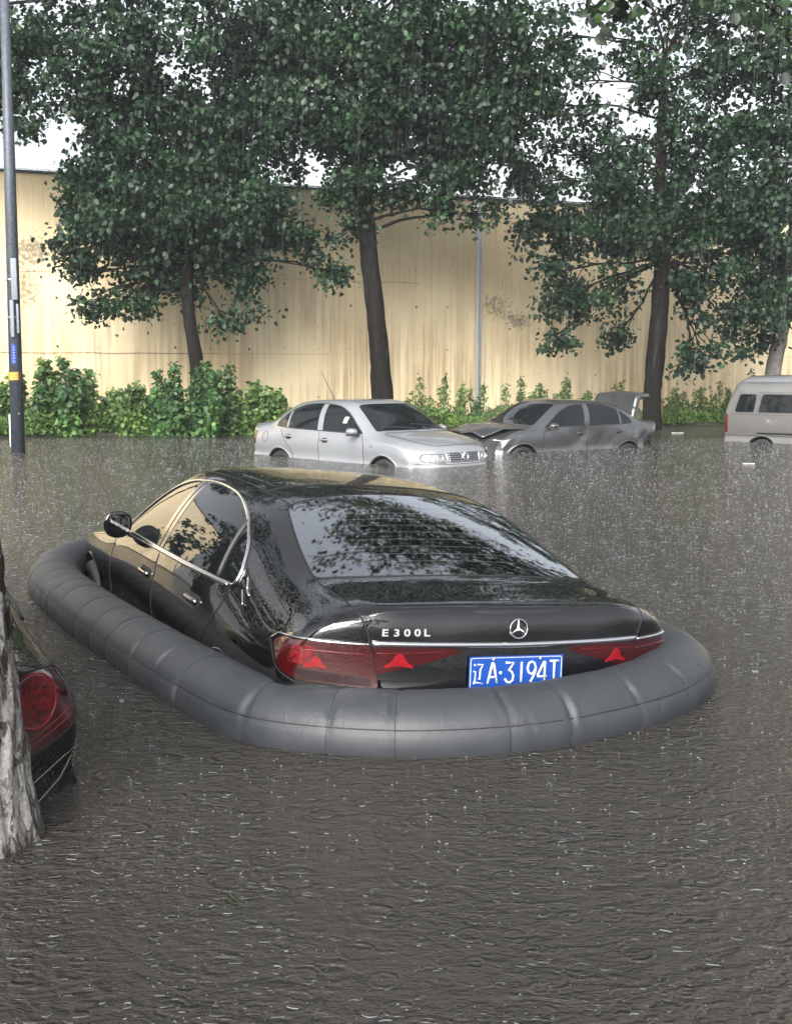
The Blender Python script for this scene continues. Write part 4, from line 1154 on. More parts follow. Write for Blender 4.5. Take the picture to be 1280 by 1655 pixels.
# ================================================================== wall
def wall():
    m, t, p = newmat('stained tan metal cladding')
    co = objco(t)                       # object space: x along wall, z up
    n0 = N(t, 'ShaderNodeTexNoise', Scale=.5, Detail=5.0); L(t, co, n0.inputs['Vector'])
    base = ramp(t, n0.outputs[0], [(.3, (.76, .60, .36)), (.7, (.80, .69, .46))]).outputs[0]
    sx = t.nodes.new('ShaderNodeSeparateXYZ'); L(t, co, sx.inputs[0])
    # rust/dirt runs: noise stretched vertically
    s1 = N(t, 'ShaderNodeTexNoise', Scale=1.0, Detail=5.0, Roughness=.65); L(t, objco(t, (7.0, 1, .22)), s1.inputs['Vector'])
    s2 = N(t, 'ShaderNodeTexNoise', Scale=1.0, Detail=3.0); L(t, objco(t, (.45, 1, .35), (4, 0, 2)), s2.inputs['Vector'])
    reg = ramp(t, s2.outputs[0], [(.36, (0, 0, 0)), (.56, (1, 1, 1))])
    low = N(t, 'ShaderNodeMapRange'); low.inputs['From Min'].default_value = 4.6; low.inputs['From Max'].default_value = 1.0; L(t, sx.outputs[2], low.inputs[0])
    runs = ramp(t, s1.outputs[0], [(.43, (0, 0, 0)), (.58, (1, 1, 1))])
    f1 = math_(t, 'MULTIPLY', math_(t, 'MULTIPLY', runs.outputs[0], reg.outputs[0]), math_(t, 'ADD', math_(t, 'MULTIPLY', low.outputs[0], .55), .10))
    c1 = mixc(t, f1, base, (.24, .165, .09))
    # broad grey-brown washes
    s3 = N(t, 'ShaderNodeTexNoise', Scale=1.0, Detail=4.0); L(t, objco(t, (1.6, 1, .30), (9, 0, 5)), s3.inputs['Vector'])
    w3 = ramp(t, s3.outputs[0], [(.45, (0, 0, 0)), (.7, (1, 1, 1))])
    c2 = mixc(t, math_(t, 'MULTIPLY', math_(t, 'MULTIPLY', w3.outputs[0], low.outputs[0]), .50), c1, (.36, .25, .13))
    # thin dark runs
    s4 = N(t, 'ShaderNodeTexNoise', Scale=1.0, Detail=2.0); L(t, objco(t, (22, 1, .6), (1, 0, 3)), s4.inputs['Vector'])
    r4 = ramp(t, s4.outputs[0], [(.64, (0, 0, 0)), (.72, (1, 1, 1))])
    c3 = mixc(t, math_(t, 'MULTIPLY', math_(t, 'MULTIPLY', r4.outputs[0], reg.outputs[0]), .55), c2, (.10, .075, .05))
    # black mould patch right of the pipe and one at the left
    def patchmask(cx, cz, rx, rz):
        a = math_(t, 'DIVIDE', math_(t, 'SUBTRACT', sx.outputs[0], cx), rx); b = math_(t, 'DIVIDE', math_(t, 'SUBTRACT', sx.outputs[2], cz), rz)
        d = math_(t, 'ADD', math_(t, 'MULTIPLY', a, a), math_(t, 'MULTIPLY', b, b))
        return math_(t, 'EXPONENT', math_(t, 'MULTIPLY', d, -1.0))
    nf = N(t, 'ShaderNodeTexNoise', Scale=9.0, Detail=6.0, Roughness=.8); L(t, co, nf.inputs['Vector'])
    mm = None
    for q in MOULD:
        e = patchmask(*q); mm = e if mm is None else math_(t, 'ADD', mm, e)
    th = math_(t, 'SUBTRACT', math_(t, 'ADD', nf.outputs[0], math_(t, 'MULTIPLY', mm, .30)), .70)
    mk = math_(t, 'MULTIPLY', th, 7.0); mk = N_clamp(t, mk)
    c4 = mixc(t, math_(t, 'MULTIPLY', mk, .72), c3, (.07, .055, .045))
    # faint shallow board joints every metre
    wv = math_(t, 'ABSOLUTE', math_(t, 'SUBTRACT', math_(t, 'FRACT', math_(t, 'DIVIDE', sx.outputs[0], .98)), .5))
    jl = math_(t, 'GREATER_THAN', wv, .4945)
    c5 = mixc(t, math_(t, 'MULTIPLY', jl, .35), c4, (.25, .17, .09))
    L(t, c5, p.inputs['Base Color']); p.inputs['Roughness'].default_value = .55
    nb = N(t, 'ShaderNodeTexNoise', Scale=1.0, Detail=2.0); L(t, objco(t, (2.0, 1, .5)), nb.inputs['Vector'])
    b = N(t, 'ShaderNodeBump', Strength=.5, Distance=.04); L(t, nb.outputs[0], b.inputs['Height']); L(t, b.outputs[0], p.inputs['Normal'])

    ang = math.atan(.40); x0 = WALL_X0
    root = empty('warehouse_wall', (x0, wall_y(x0), 0), (0, 0, ang))
    tag(root, 'tall stained tan metal warehouse wall behind the flooded street', 'wall')
    Lw = 62.0
    Hh = WALL_H
    mb = MB()
    nseg = 150
    V = []; F = []
    for i in range(nseg + 1):
        x = Lw * i / nseg; q = .012 * math.sin(i * 2.1) + .01 * math.sin(i * .7)
        V += [(x, q, -.3), (x, q * .6, 2.0), (x, q, 4.0), (x, q * .5, Hh)]
    for i in range(nseg):
        for j in range(3): a = i * 4 + j; F.append((a, a + 4, a + 5, a + 1))
    mb.add(V, F); mb.add([(0, .3, -.3), (Lw, .3, -.3), (Lw, .3, Hh), (0, .3, Hh)], [(0, 3, 2, 1)])
    mb.build('cladding', m, root, smooth=True)
    # corrugated eaves with small teeth
    ev = MB(); n = int(Lw / .09); V = []; F = []
    for i in range(n + 1):
        x = Lw * i / n; z = Hh + .02 + .022 * math.sin(i * math.pi / 1.5)
        V += [(x, -.10, z), (x, .5, z + .10)]
    for i in range(n): F.append((2 * i, 2 * i + 2, 2 * i + 3, 2 * i + 1))
    ev.add(V, F); ev.box((Lw / 2, -.02, Hh - .03), (Lw / 2, .03, .035))
    ev.build('eaves', simple('dark eaves sheet', (.075, .085, .09), .5, noise=.2, nscale=4), root, smooth=False)
    # horizontal lap seams, irregular
    sm = MB(); r2 = random.Random(5)
    for z0, gaps in ((3.95, .55), (1.95, .6), (5.0, .9)):
        x = 0
        while x < Lw:
            l = r2.uniform(1.5, 4)
            if r2.random() > gaps:
                pts = [(x + l * q / 6, -.022, z0 + r2.uniform(-.012, .012)) for q in range(7)]
                sm.tube(pts, r2.uniform(.003, .007), 5)
            x += l
    sm.build('lap_seams', simple('rust seam', (.13, .09, .05), .8, noise=.3), root)
    rv = MB()
    for x in np.arange(.5, Lw, .98):
        for z in (.8, 1.4, 2.1, 2.7, 3.3, 4.3, 4.9, 5.5):
            if r2.random() < .75:
                xx, zz, s_ = x + r2.uniform(-.04, .04), z + r2.uniform(-.03, .03), r2.choice((.012, .016, .022, .03))
                rv.box((xx, -.025, zz), (s_ * .8, .006, s_), bevel=.004)
    o = rv.build('rivets', simple('rusty fixings', (.11, .075, .045), .7), root); o['kind'] = 'stuff'
    # pale downpipe
    dp = MB(); px = PIPE_X
    dp.tube([(px, -.10, 0.05), (px, -.10, Hh - .25), (px, -.02, Hh - .1)], .065, 14)
    for z in (1.3, 2.9, 4.5): dp.tube([(px, -.10, z), (px, -.10, z + .05)], .062, 14)
    dp.tube([(px + .13, -.06, .1), (px + .13, -.06, Hh - .1)], .02, 8)
    dp.build('downpipe', M['pale_steel'], root)


WALL_X0 = -19.0


def N_clamp(t, s_):
    n = t.nodes.new('ShaderNodeClamp'); L(t, s_, n.inputs[0]); return n.outputs[0]


def to_wall(u, v):
    """wall-local x, z seen at pixel"""
    a = (u - 640) / FPX; b = -(v - 827.5) / FPX; c, s = math.cos(PITCH), math.sin(PITCH)
    dx, dy, dz = a, c + b * s, -s + b * c
    # y = 29.6 + .4 (x + 9.5)
    k = (29.6 + .4 * 9.5) / (dy - .4 * dx)
    x, y, z = dx * k, dy * k, CAM_H + dz * k
    ca = math.cos(math.atan(.40))
    return ((x - WALL_X0) / ca, z)


WALL_H = (to_wall(5, 262)[1] + to_wall(860, 333)[1]) / 2
print('wall heights', to_wall(5, 262), to_wall(860, 333), to_wall(670, 320))
PIPE_X = to_wall(770, 450)[0]
MOULD = []
for u, v, ru, rv_ in ((800, 492, 35, 28), (840, 520, 25, 18), (60, 400, 60, 30), (885, 345, 30, 14), (40, 470, 40, 50)):
    a = to_wall(u, v); b = to_wall(u + ru, v); c = to_wall(u, v - rv_)
    MOULD.append((a[0], a[1], abs(b[0] - a[0]), abs(c[1] - a[1])))
wall()


# ================================================================== vegetation
def leaf_mat(name, c0, c1, c2, rough=.5, trans=.35, spec=.5):
    m, t, p = newmat(name)
    g = t.nodes.new('ShaderNodeNewGeometry')
    r = ramp(t, g.outputs['Random Per Island'], [(0.0, c0), (.55, c1), (1.0, c2)])
    co = objco(t); n = N(t, 'ShaderNodeTexNoise', Scale=1.1, Detail=2.0); L(t, co, n.inputs['Vector'])
    v = ramp(t, n.outputs[0], [(.35, (.6, .62, .68)), (.65, (1.35, 1.35, 1.1))])
    c = mixc(t, 1.0, r.outputs[0], v.outputs[0], 'MULTIPLY')
    L(t, c, p.inputs['Base Color']); p.inputs['Roughness'].default_value = rough; p.inputs['Specular IOR Level'].default_value = spec
    tr = t.nodes.new('ShaderNodeBsdfTranslucent'); L(t, c, tr.inputs['Color'])
    mx = t.nodes.new('ShaderNodeMixShader'); mx.inputs[0].default_value = trans
    o = t.nodes['Material Output']; L(t, p.outputs[0], mx.inputs[1]); L(t, tr.outputs[0], mx.inputs[2]); L(t, mx.outputs[0], o.inputs[0])
    return m


LEAF = leaf_mat('dark wet poplar leaves', (.009, .027, .015), (.015, .042, .021), (.029, .068, .030))
LEAF_NEAR = leaf_mat('near wet leaves', (.007, .016, .008), (.012, .026, .012), (.030, .065, .018), trans=.12)
SHRUB = leaf_mat('fresh green shrub leaves', (.07, .14, .035), (.12, .21, .06), (.22, .33, .11), trans=.4)
SHRUB_D = leaf_mat('dark green shrub leaves', (.045, .11, .04), (.07, .155, .055), (.13, .24, .08), trans=.35)
SHRUB_P = leaf_mat('pale wild weeds', (.09, .15, .05), (.13, .21, .08), (.20, .30, .13), trans=.4)
BARK = simple('dark wet bark', (.008, .0065, .0055), .9, noise=.5, nscale=9, bump=1.0, spec=.15)


def leaves_mesh(name, C, size, mat, parent, droop=.5, aspect=.85, seed=0, outw=None):
    """C: (n,3) leaf positions -> one mesh of small folded leaves"""
    g = np.random.default_rng(seed); n = len(C)
    # leaf direction (stem to tip): mostly down & random outwards
    az = g.uniform(0, 2 * np.pi, n); el = -droop * 1.2 + g.normal(0, .45, n)
    d = np.stack([np.cos(az) * np.cos(el), np.sin(az) * np.cos(el), np.sin(el)], 1)
    s_ = g.normal(size=(n, 3)); s_[:, 2] *= .45
    s_ -= (s_ * d).sum(1, keepdims=True) * d; s_ /= np.linalg.norm(s_, axis=1, keepdims=True)
    nn = np.cross(d, s_)
    L_ = (size * g.uniform(.65, 1.25, n))[:, None]; W_ = L_ * aspect * .5
    fold = .18
    p0 = C; tip = C + d * L_ - nn * L_ * .12
    mid = C + d * L_ * .45
    l1 = C + d * L_ * .12 + s_ * W_ * .75 + nn * W_ * fold; l2 = C + d * L_ * .5 + s_ * W_ * .92 + nn * W_ * fold
    r1 = C + d * L_ * .12 - s_ * W_ * .75 + nn * W_ * fold; r2 = C + d * L_ * .5 - s_ * W_ * .92 + nn * W_ * fold
    V = np.stack([p0, l1, l2, tip, r2, r1], 1).reshape(-1, 3)
    b = (np.arange(n) * 6)[:, None]
    f = np.concatenate([b + np.array([[0, 1, 2, 3]]), b + np.array([[0, 3, 4, 5]])], 1).reshape(-1, 4)
    me = bpy.data.meshes.new(name)
    me.vertices.add(len(V)); me.vertices.foreach_set('co', V.astype(np.float32).ravel())
    me.loops.add(f.size); me.loops.foreach_set('vertex_index', f.astype(np.int32).ravel())
    me.polygons.add(len(f)); me.polygons.foreach_set('loop_start', (np.arange(len(f)) * 4).astype(np.int32)); me.polygons.foreach_set('loop_total', np.full(len(f), 4, np.int32))
    me.update(calc_edges=True); me.materials.append(mat)
    o = bpy.data.objects.new(name, me); COL.objects.link(o)
    if parent: o.parent = parent
    return o


def blob_points(blobs, per, seed, clump=.22, leafs=26, shell=.45):
    """blobs: (centre Vector, (rx,ry,rz), weight) -> leaf positions grouped in clumps"""
    g = np.random.default_rng(seed); out_ = []
    for c, r, wt in blobs:
        vol = (r[0] * r[1] * r[2]) ** (1 / 1.35)
        k = max(3, int(per * vol * wt))
        u = g.normal(size=(k, 3)); u /= np.linalg.norm(u, axis=1, keepdims=True)
        rad = g.uniform(0, 1, k) ** shell
        cc = np.array(c) + u * rad[:, None] * np.array(r) * g.uniform(.85, 1.12, (k, 1))
        nl = g.poisson(leafs, k)
        rep = np.repeat(np.arange(k), nl)
        sp = clump * g.uniform(.6, 1.3, k)
        pts = cc[rep] + g.normal(size=(len(rep), 3)) * sp[rep][:, None] * np.array([1, 1, .75])
        out_.append(pts)
    return np.concatenate(out_)


def limb(mb, a, b, r0, r1, sag=.15, seed=0, n=7):
    q = random.Random(seed); a = Vector(a); b = Vector(b); pts = []; rs = []
    L_ = (b - a).length
    off = Vector((q.uniform(-1, 1), q.uniform(-1, 1), q.uniform(.3, 1))) * L_ * sag
    for i in range(n + 1):
        t = i / n; p = a.lerp(b, t) + off * math.sin(t * math.pi) * .6
        p += Vector((q.uniform(-1, 1), q.uniform(-1, 1), q.uniform(-1, 1))) * L_ * .015 * (0 < i < n)
        pts.append(p); rs.append(r0 + (r1 - r0) * t ** .8)
    mb.tube(pts, rs, 8); return pts


def tree(label, trunk_px, Y, radii, blobs_px, group=None, dens_=20, leaf=.15, seed=0, fork=None, depth=1.0, mat=None, bark=None, clump=.225, leafs=84):
    """trunk_px: pixels from base up; blobs_px: (u, v, ru, rv, dy, weight) seen at Y+dy"""
    tp = [at(u, v, Y) for u, v in trunk_px]
    base = tp[0].copy(); root = empty('tree', base); tag(root, label, 'tree', group)
    mb = MB()
    sp = [Vector(q) - base for q in spline([tuple(p) for p in tp], 8)]
    rr = np.interp(np.linspace(0, 1, len(sp)), np.linspace(0, 1, len(radii)), radii)
    q = random.Random(seed)
    # knobbly trunk
    n = 18; V = []; F = []
    for i, (p, r_) in enumerate(zip(sp, rr)):
        for j in range(n):
            a = 2 * math.pi * j / n
            k = 1 + .07 * math.sin(3 * a + i * .35 + seed) + .05 * math.sin(7 * a - i * .8) + q.uniform(-.04, .04)
            V.append(p + Vector((math.cos(a), math.sin(a), 0)) * r_ * k)
    for i in range(len(sp) - 1):
        for j in range(n): F.append((i * n + j, i * n + (j + 1) % n, (i + 1) * n + (j + 1) % n, (i + 1) * n + j))
    mb.add(V, F)
    blobs = []
    for (u, v, ru, rv_, dy, wt) in blobs_px:
        Yb = Y + dy; c = at(u, v, Yb) - base; sc = Yb / FPX
        blobs.append((c, (ru * sc, (ru + rv_) / 2 * sc * depth, rv_ * sc), wt))
    rt = radii[-1]
    for i, (c, r, wt) in enumerate(blobs):
        # branch from nearest lower trunk point
        st_ = min(sp[int(len(sp) * .6):], key=lambda p: abs(p.z - (c.z - .15 * (Vector((c.x, c.y)) - Vector((p.x, p.y))).length)))
        pts = limb(mb, st_, c, max(rt * .55, .025), .018, .12, seed * 31 + i)
        for j in range(4):
            e = c + Vector((q.uniform(-1, 1) * r[0], q.uniform(-1, 1) * r[1], q.uniform(-.8, .9) * r[2])) * .8
            limb(mb, pts[-2 - j % 3], e, .022, .006, .15, seed * 77 + i * 5 + j, 5)
    mb.build('trunk', bark or BARK, root)
    P_ = blob_points(blobs, dens_, seed, clump, leafs)
    leaves_mesh('crown', P_, leaf * .86, mat or LEAF, root, seed=seed)
    return root
# (u, v, ru, rv, dy, weight)
tree('small leaning dark tree, its low crown hanging over the left end of the wall', [(322, 700), (318, 590), (305, 510), (302, 430), (296, 330), (285, 200)], 27.6, (.19, .16, .14, .15, .10, .05),
     [(160, 380, 70, 60, 0, 1), (150, 300, 60, 60, .5, 1), (240, 330, 100, 90, -.4, 1.2), (350, 330, 90, 90, 0, 1.2), (230, 200, 110, 90, 0, 1.2), (350, 210, 100, 90, .3, 1.2), (140, 445, 50, 26, 0, .9), (190, 480, 40, 26, -.3, .8), (240, 430, 60, 42, .2, 1), (145, 495, 14, 24, 0, .6), (235, 495, 12, 22, 0, .6),
      (345, 430, 45, 40, 0, 1), (400, 400, 40, 60, .2, 1), (395, 470, 18, 40, 0, .8), (365, 516, 22, 7, 0, .6), (300, 470, 14, 22, .3, .5), (430, 330, 60, 60, 0, 1), (500, 400, 40, 40, .6, .7), (530, 440, 25, 22, .6, .5), (470, 380, 40, 26, .2, .8)],
     'trees along the wall', dens_=26, leaf=.155, seed=3)
tree('tall dark tree with its bare trunk rising behind the white silver saloon', [(620, 700), (619, 640), (610, 540), (600, 440), (590, 330), (575, 200), (565, 60)], 28.4, (.27, .26, .22, .21, .19, .15, .08),
     [(480, 60, 110, 90, 0, 1.1), (620, 60, 110, 90, 0, 1.1), (760, 60, 120, 90, 0, 1.1), (480, 200, 90, 90, -.5, 1.1), (600, 210, 90, 70, 0, 1.2), (700, 190, 100, 80, .4, 1.2), (800, 200, 80, 80, 0, 1.1), (640, 290, 70, 40, 0, 1), (560, 300, 60, 46, -.4, 1), (760, 290, 70, 38, 0, 1), (830, 270, 40, 40, .5, .9), (720, 335, 24, 22, 0, .6), (790, 345, 28, 20, .3, .6), (560, 370, 28, 22, 0, .7),
      (520, -60, 130, 70, 0, .9), (720, -60, 140, 70, 0, .9), (400, 90, 80, 80, .6, .9), (860, 120, 60, 60, .5, .7),
      (360, -120, 90, 80, 0, .6)],
     'trees along the wall', dens_=24, leaf=.16, seed=8)
tree('forked dark tree with the widest crown beside the open boot of the grey saloon', [(1052, 700), (1055, 640), (1060, 560), (1068, 480), (1072, 380), (1068, 250), (1075, 90)], 30.2, (.26, .22, .23, .22, .18, .13, .07),
     [(960, 330, 90, 70, 0, 1), (880, 370, 60, 50, -.4, .9), (900, 440, 50, 50, 0, .9), (960, 470, 60, 46, .3, .9), (890, 500, 30, 30, 0, .7), (900, 550, 26, 20, 0, .6), (1000, 540, 16, 18, .3, .5), (1050, 360, 90, 80, 0, 1), (1150, 330, 100, 90, .4, 1.1), (1240, 360, 90, 90, 0, 1.1), (1150, 460, 80, 60, 0, 1), (1240, 470, 80, 60, -.3, 1), (1130, 560, 40, 26, 0, .8), (1190, 545, 40, 26, .3, .8), (1120, 590, 16, 10, 0, .5), (1010, 270, 80, 60, .2, .8), (1130, 230, 90, 60, 0, .8), (1240, 230, 90, 70, 0, 1), (970, 220, 50, 50, 0, .6), (1060, 140, 80, 70, 0, .55), (1160, 110, 80, 80, .3, .7), (1250, 100, 80, 80, 0, .8), (1080, 10, 90, 60, 0, .6), (1220, 0, 90, 60, 0, .8), (980, 60, 50, 60, 0, .45), (900, 250, 26, 40, 0, .5), (905, 60, 60, 60, 0, .55), (900, 170, 50, 50, .3, .45), (950, 130, 40, 60, 0, .4), (860, 290, 40, 30, 0, .6),
      (990, -120, 110, 90, 0, .5), (1150, -140, 130, 90, 0, .6), (1300, -120, 120, 90, 0, .6)],
     'trees along the wall', dens_=18, leaf=.16, seed=15)
tree('tree behind the van with a pale grey trunk and crown cut by the right edge', [(1243, 700), (1250, 600), (1262, 540), (1272, 460), (1290, 330)], 31.5, (.22, .20, .19, .17, .12),
     [(1230, 540, 44, 26, 0, .8), (1260, 470, 60, 40, 0, 1), (1320, 400, 90, 90, 0, 1), (1330, 250, 100, 100, 0, 1)],
     'trees along the wall', dens_=20, leaf=.16, seed=21, bark=simple('grey smooth bark', (.13, .12, .11), .7, noise=.3, nscale=7, bump=.4))
tree('tall tree at the top left whose branches reach across behind the lamp pole', [(-160, 720), (-150, 560), (-140, 400), (-120, 200), (-100, 0)], 26.5, (.25, .22, .2, .16, .08),
     [(40, 60, 70, 70, 0, 1), (120, 90, 80, 70, 0, 1), (40, 150, 50, 50, 0, .9), (200, 60, 90, 70, 0, 1), (120, 170, 60, 40, 0, .8), (60, 205, 40, 16, 0, .6), (290, 70, 70, 60, 0, .7), (-100, 100, 120, 120, 0, 1), (150, -60, 160, 70, 0, .8), (330, -40, 80, 60, 0, .6), (0, -160, 150, 90, 0, .6), (200, -170, 120, 80, 0, .6), (60, -280, 140, 90, 0, .5), (-140, -140, 120, 110, 0, .6)],
     'trees along the wall', dens_=19, leaf=.15, seed=29)


def near_tree():
    """street tree by the black saloon corner: whitewashed trunk, crown high above the flood tube"""
    m, t, p = newmat('whitewashed cracked bark')
    co = objco(t)
    n0 = N(t, 'ShaderNodeTexNoise', Scale=60.0, Detail=6.0, Roughness=.7); L(t, co, n0.inputs['Vector'])
    n1 = N(t, 'ShaderNodeTexNoise', Scale=1.0, Detail=8.0, Roughness=.72, Distortion=.6); L(t, objco(t, (17, 17, 8)), n1.inputs['Vector'])
    n2 = N(t, 'ShaderNodeTexNoise', Scale=1.0, Detail=5.0, Roughness=.6, Distortion=1.5); L(t, objco(t, (30, 30, 7), (2, 3, 4)), n2.inputs['Vector'])
    sx = t.nodes.new('ShaderNodeSeparateXYZ'); L(t, co, sx.inputs[0])
    hgt = N(t, 'ShaderNodeMapRange'); hgt.inputs['From Min'].default_value = 1.15; hgt.inputs['From Max'].default_value = .25; L(t, sx.outputs[2], hgt.inputs[0])
    k = math_(t, 'ADD', n1.outputs[0], math_(t, 'MULTIPLY', hgt.outputs[0], .26))
    paint = ramp(t, k, [(.56, (0, 0, 0)), (.61, (1, 1, 1))])
    crack = ramp(t, n2.outputs[0], [(.40, (.15, .15, .15)), (.49, (1, 1, 1))])
    f = math_(t, 'MULTIPLY', paint.outputs[0], crack.outputs[0])
    br = ramp(t, n1.outputs[0], [(.35, (.022, .016, .013)), (.65, (.060, .048, .040))])
    wh = ramp(t, n0.outputs[0], [(.3, (.13, .125, .115)), (.7, (.37, .36, .335))])
    wet = N(t, 'ShaderNodeMapRange'); wet.inputs['From Min'].default_value = .13; wet.inputs['From Max'].default_value = .19; wet.inputs['To Min'].default_value = .30; L(t, math_(t, 'ADD', sx.outputs[2], math_(t, 'MULTIPLY', n1.outputs[0], .08)), wet.inputs[0])
    cc = t.nodes.new('ShaderNodeCombineColor'); [L(t, wet.outputs[0], cc.inputs[i]) for i in range(3)]
    L(t, mixc(t, 1.0, mixc(t, f, br.outputs[0], wh.outputs[0]), cc.outputs[0], 'MULTIPLY'), p.inputs['Base Color']); p.inputs['Roughness'].default_value = .8; p.inputs['Specular IOR Level'].default_value = .25
    hsum = math_(t, 'ADD', math_(t, 'MULTIPLY', crack.outputs[0], .7), math_(t, 'MULTIPLY', math_(t, 'ADD', n1.outputs[0], math_(t, 'MULTIPLY', n0.outputs[0], .25)), .9))
    b = N(t, 'ShaderNodeBump', Strength=1.0, Distance=.018); L(t, hsum, b.inputs['Height']); L(t, b.outputs[0], p.inputs['Normal'])
    base = Vector((-1.325, 3.58, -.1)); root = empty('tree', base); tag(root, 'near tree with cracked half whitewashed trunk standing in water at the left edge', 'tree')
    q = random.Random(4); n = 90; V = []; F = []; H_ = 5.2; k_ = 150
    for i in range(k_ + 1):
        z = H_ * (i / k_) ** 1.3
        r = .150 + .055 * math.exp(-z / .22) - .012 * z
        cx = -.02 * z - .05 * max(0, z - .4) ** 1.2 * .8; cy = .02 * z
        for j in range(n):
            a = 2 * math.pi * j / n
            kk = 1 + .035 * math.sin(3 * a + z * 2) + .03 * math.sin(5 * a - z * 3) + .022 * math.sin(14 * a + 3 * math.sin(z * 7)) + .018 * math.sin(23 * a + 11 * z) + .016 * math.sin(31 * z + 4 * a) + q.uniform(-.014, .014) + .03 * math.sin(17 * a + 2.5 * math.sin(z * 9 + a)) * math.sin(z * 13 + 2 * a) - .05 * max(0, math.sin(9 * a + 1.3 * math.sin(z * 6))) ** 6
            kk += .12 * math.exp(-z / .15) * max(0, math.sin(4 * a + 1)) ** 2
            V.append((cx + math.cos(a) * r * kk, cy + math.sin(a) * r * kk, z))
    for i in range(k_):
        for j in range(n): F.append((i * n + j, i * n + (j + 1) % n, (i + 1) * n + (j + 1) % n, (i + 1) * n + j))
    mb = MB(); mb.add(V, F)
    top = Vector((-.45, .1, H_ - .1))
    blobs = []
    for (x, y, z, r, wt) in NEARB:
        c = Vector((x, y, z)) - base; blobs.append((c, (r, r, r * .45), wt)); limb(mb, top, c, .06, .02, .1, int(x * 7 + y))
        for j in range(5):
            e = c + Vector((q.uniform(-1, 1), q.uniform(-1, 1), q.uniform(-.4, .4))) * r
            limb(mb, c.lerp(top, .15), e, .018, .005, .1, j + int(y * 9), 5)
    mb.build('trunk', m, root)
    leaves_mesh('crown', blob_points(blobs, 16, 44, .16, 20), .12, LEAF_NEAR, root, seed=44)


NEARB = [(-1.4, 4.6, 6.0, 1.3, 1), (-1.6, 6.4, 6.3, 1.2, 1), (-2.6, 3.4, 6.0, 1.4, 1), (-2.2, 8.4, 6.6, 1.2, .9), (-1.2, 1.8, 5.8, 1.4, 1), (.4, 3.2, 6.2, 1.1, .6)]
near_tree()


def plain_tree(label, x, y, h, r, blobs, seed, mat, leaf=.13, per=16):
    base = Vector((x, y, -.3)); root = empty('tree', base); tag(root, label, 'tree')
    mb = MB(); q = random.Random(seed); top = Vector((q.uniform(-.3, .3), q.uniform(-.3, .3), h))
    limb(mb, (0, 0, 0), top, r, r * .5, .03, seed, 16)
    bl = []
    for i, (bx, by, bz, br, wt) in enumerate(blobs):
        c = Vector((bx, by, bz)) - base; bl.append((c, (br, br, br * .7), wt)); limb(mb, top * q.uniform(.75, 1), c, r * .35, .02, .08, seed + i)
        for j in range(4): limb(mb, c, c + Vector((q.uniform(-1, 1), q.uniform(-1, 1), q.uniform(-.5, .5))) * br, .018, .005, .1, seed * 3 + i * 7 + j, 5)
    mb.build('trunk', BARK, root)
    leaves_mesh('crown', blob_points(bl, per, seed, .2, 26), leaf, mat, root, seed=seed)


_c = at(1245, 12, 12.5); _d = at(1000, -8, 12.0); _e = at(1290, 60, 12.5)
plain_tree('overhanging tree beyond the right edge whose near green leaves hang into the top right corner', 7.6, 13.5, 7.0, .2,
           [(1.5, 12.2, 7.6, 1.0, 1), (2.9, 12.8, 8.0, 1.1, 1), (4.3, 13.2, 8.2, 1.2, 1), (.6, 14.0, 8.4, 1.0, .9), (2.2, 15.0, 8.8, 1.2, 1), (3.8, 15.4, 9.0, 1.2, 1), (5.6, 15.5, 9.0, 1.4, 1), (5.9, 13.0, 8.4, 1.3, 1), (7.4, 13.4, 8.8, 1.6, 1), (1.0, 17.2, 9.6, 1.2, .9), (3.2, 18.0, 10.0, 1.3, .9), (5.2, 18.4, 10.0, 1.4, .9), (.2, 12.0, 7.4, .6, .7), (.9, 12.9, 7.9, .9, 1), (2.0, 13.6, 8.3, .9, 1), (1.4, 11.2, 7.2, .7, 1), (-.1, 10.6, 6.9, .45, .8), (3.0, 14.4, 8.4, .9, 1), (-1.2, 17.5, 9.8, 1.3, .8), (.6, 19.2, 10.6, 1.4, .8), (2.6, 20.4, 11.0, 1.5, .8), (-3.0, 18.6, 10.4, 1.3, .7),
            (_c.x, _c.y, _c.z, .28, 1.2), (_d.x, _d.y, _d.z, .22, 1.0), (_e.x, _e.y, _e.z, .25, 1)], 61, LEAF_NEAR, .13, 24)
plain_tree('unseen leafy tree added behind the photographer to darken the boot lid reflection', -3.4, -5.0, 5.0, .2, [(-3.4, -5, 6, 2.0, 1), (-4.9, -4.8, 4.6, 1.5, 1), (-2.0, -5.4, 4.8, 1.5, 1), (-3.2, -4.6, 3.2, 1.2, .8)], 62, LEAF_NEAR, .22, 9)  # out of view, added to darken what the boot lid mirrors
plain_tree('unseen street tree added outside the left edge for its reflection in the rear pillar', -7.6, 12.5, 5.0, .2, [(-7.4, 12.5, 6.5, 2.0, 1), (-6.0, 11.5, 5.4, 1.2, 1), (-6.6, 14.0, 8.2, 1.7, 1), (-9.2, 12.0, 6.6, 1.6, 1), (-8.0, 15.5, 7.4, 1.7, .9), (-7.4, 12.0, 9.4, 1.7, .9)], 64, LEAF_NEAR, .17, 12)  # added outside the view for its dark mirror image in the rear pillar
plain_tree('unseen low dense tree added outside the left edge to darken the rear wing reflection', -12.5, 14.0, 3.0, .2, [(-12.5, 14, 3.4, 2.6, 1), (-12.0, 13, 1.6, 1.8, 1), (-14.5, 13, 2.2, 2.2, 1), (-11.5, 17, 2.6, 2.0, 1), (-13.5, 18, 5.2, 2.6, 1), (-16, 17, 3, 2.6, 1)], 65, LEAF_NEAR, .2, 12)  # unseen foliage put in to keep the rear wing's reflection dark
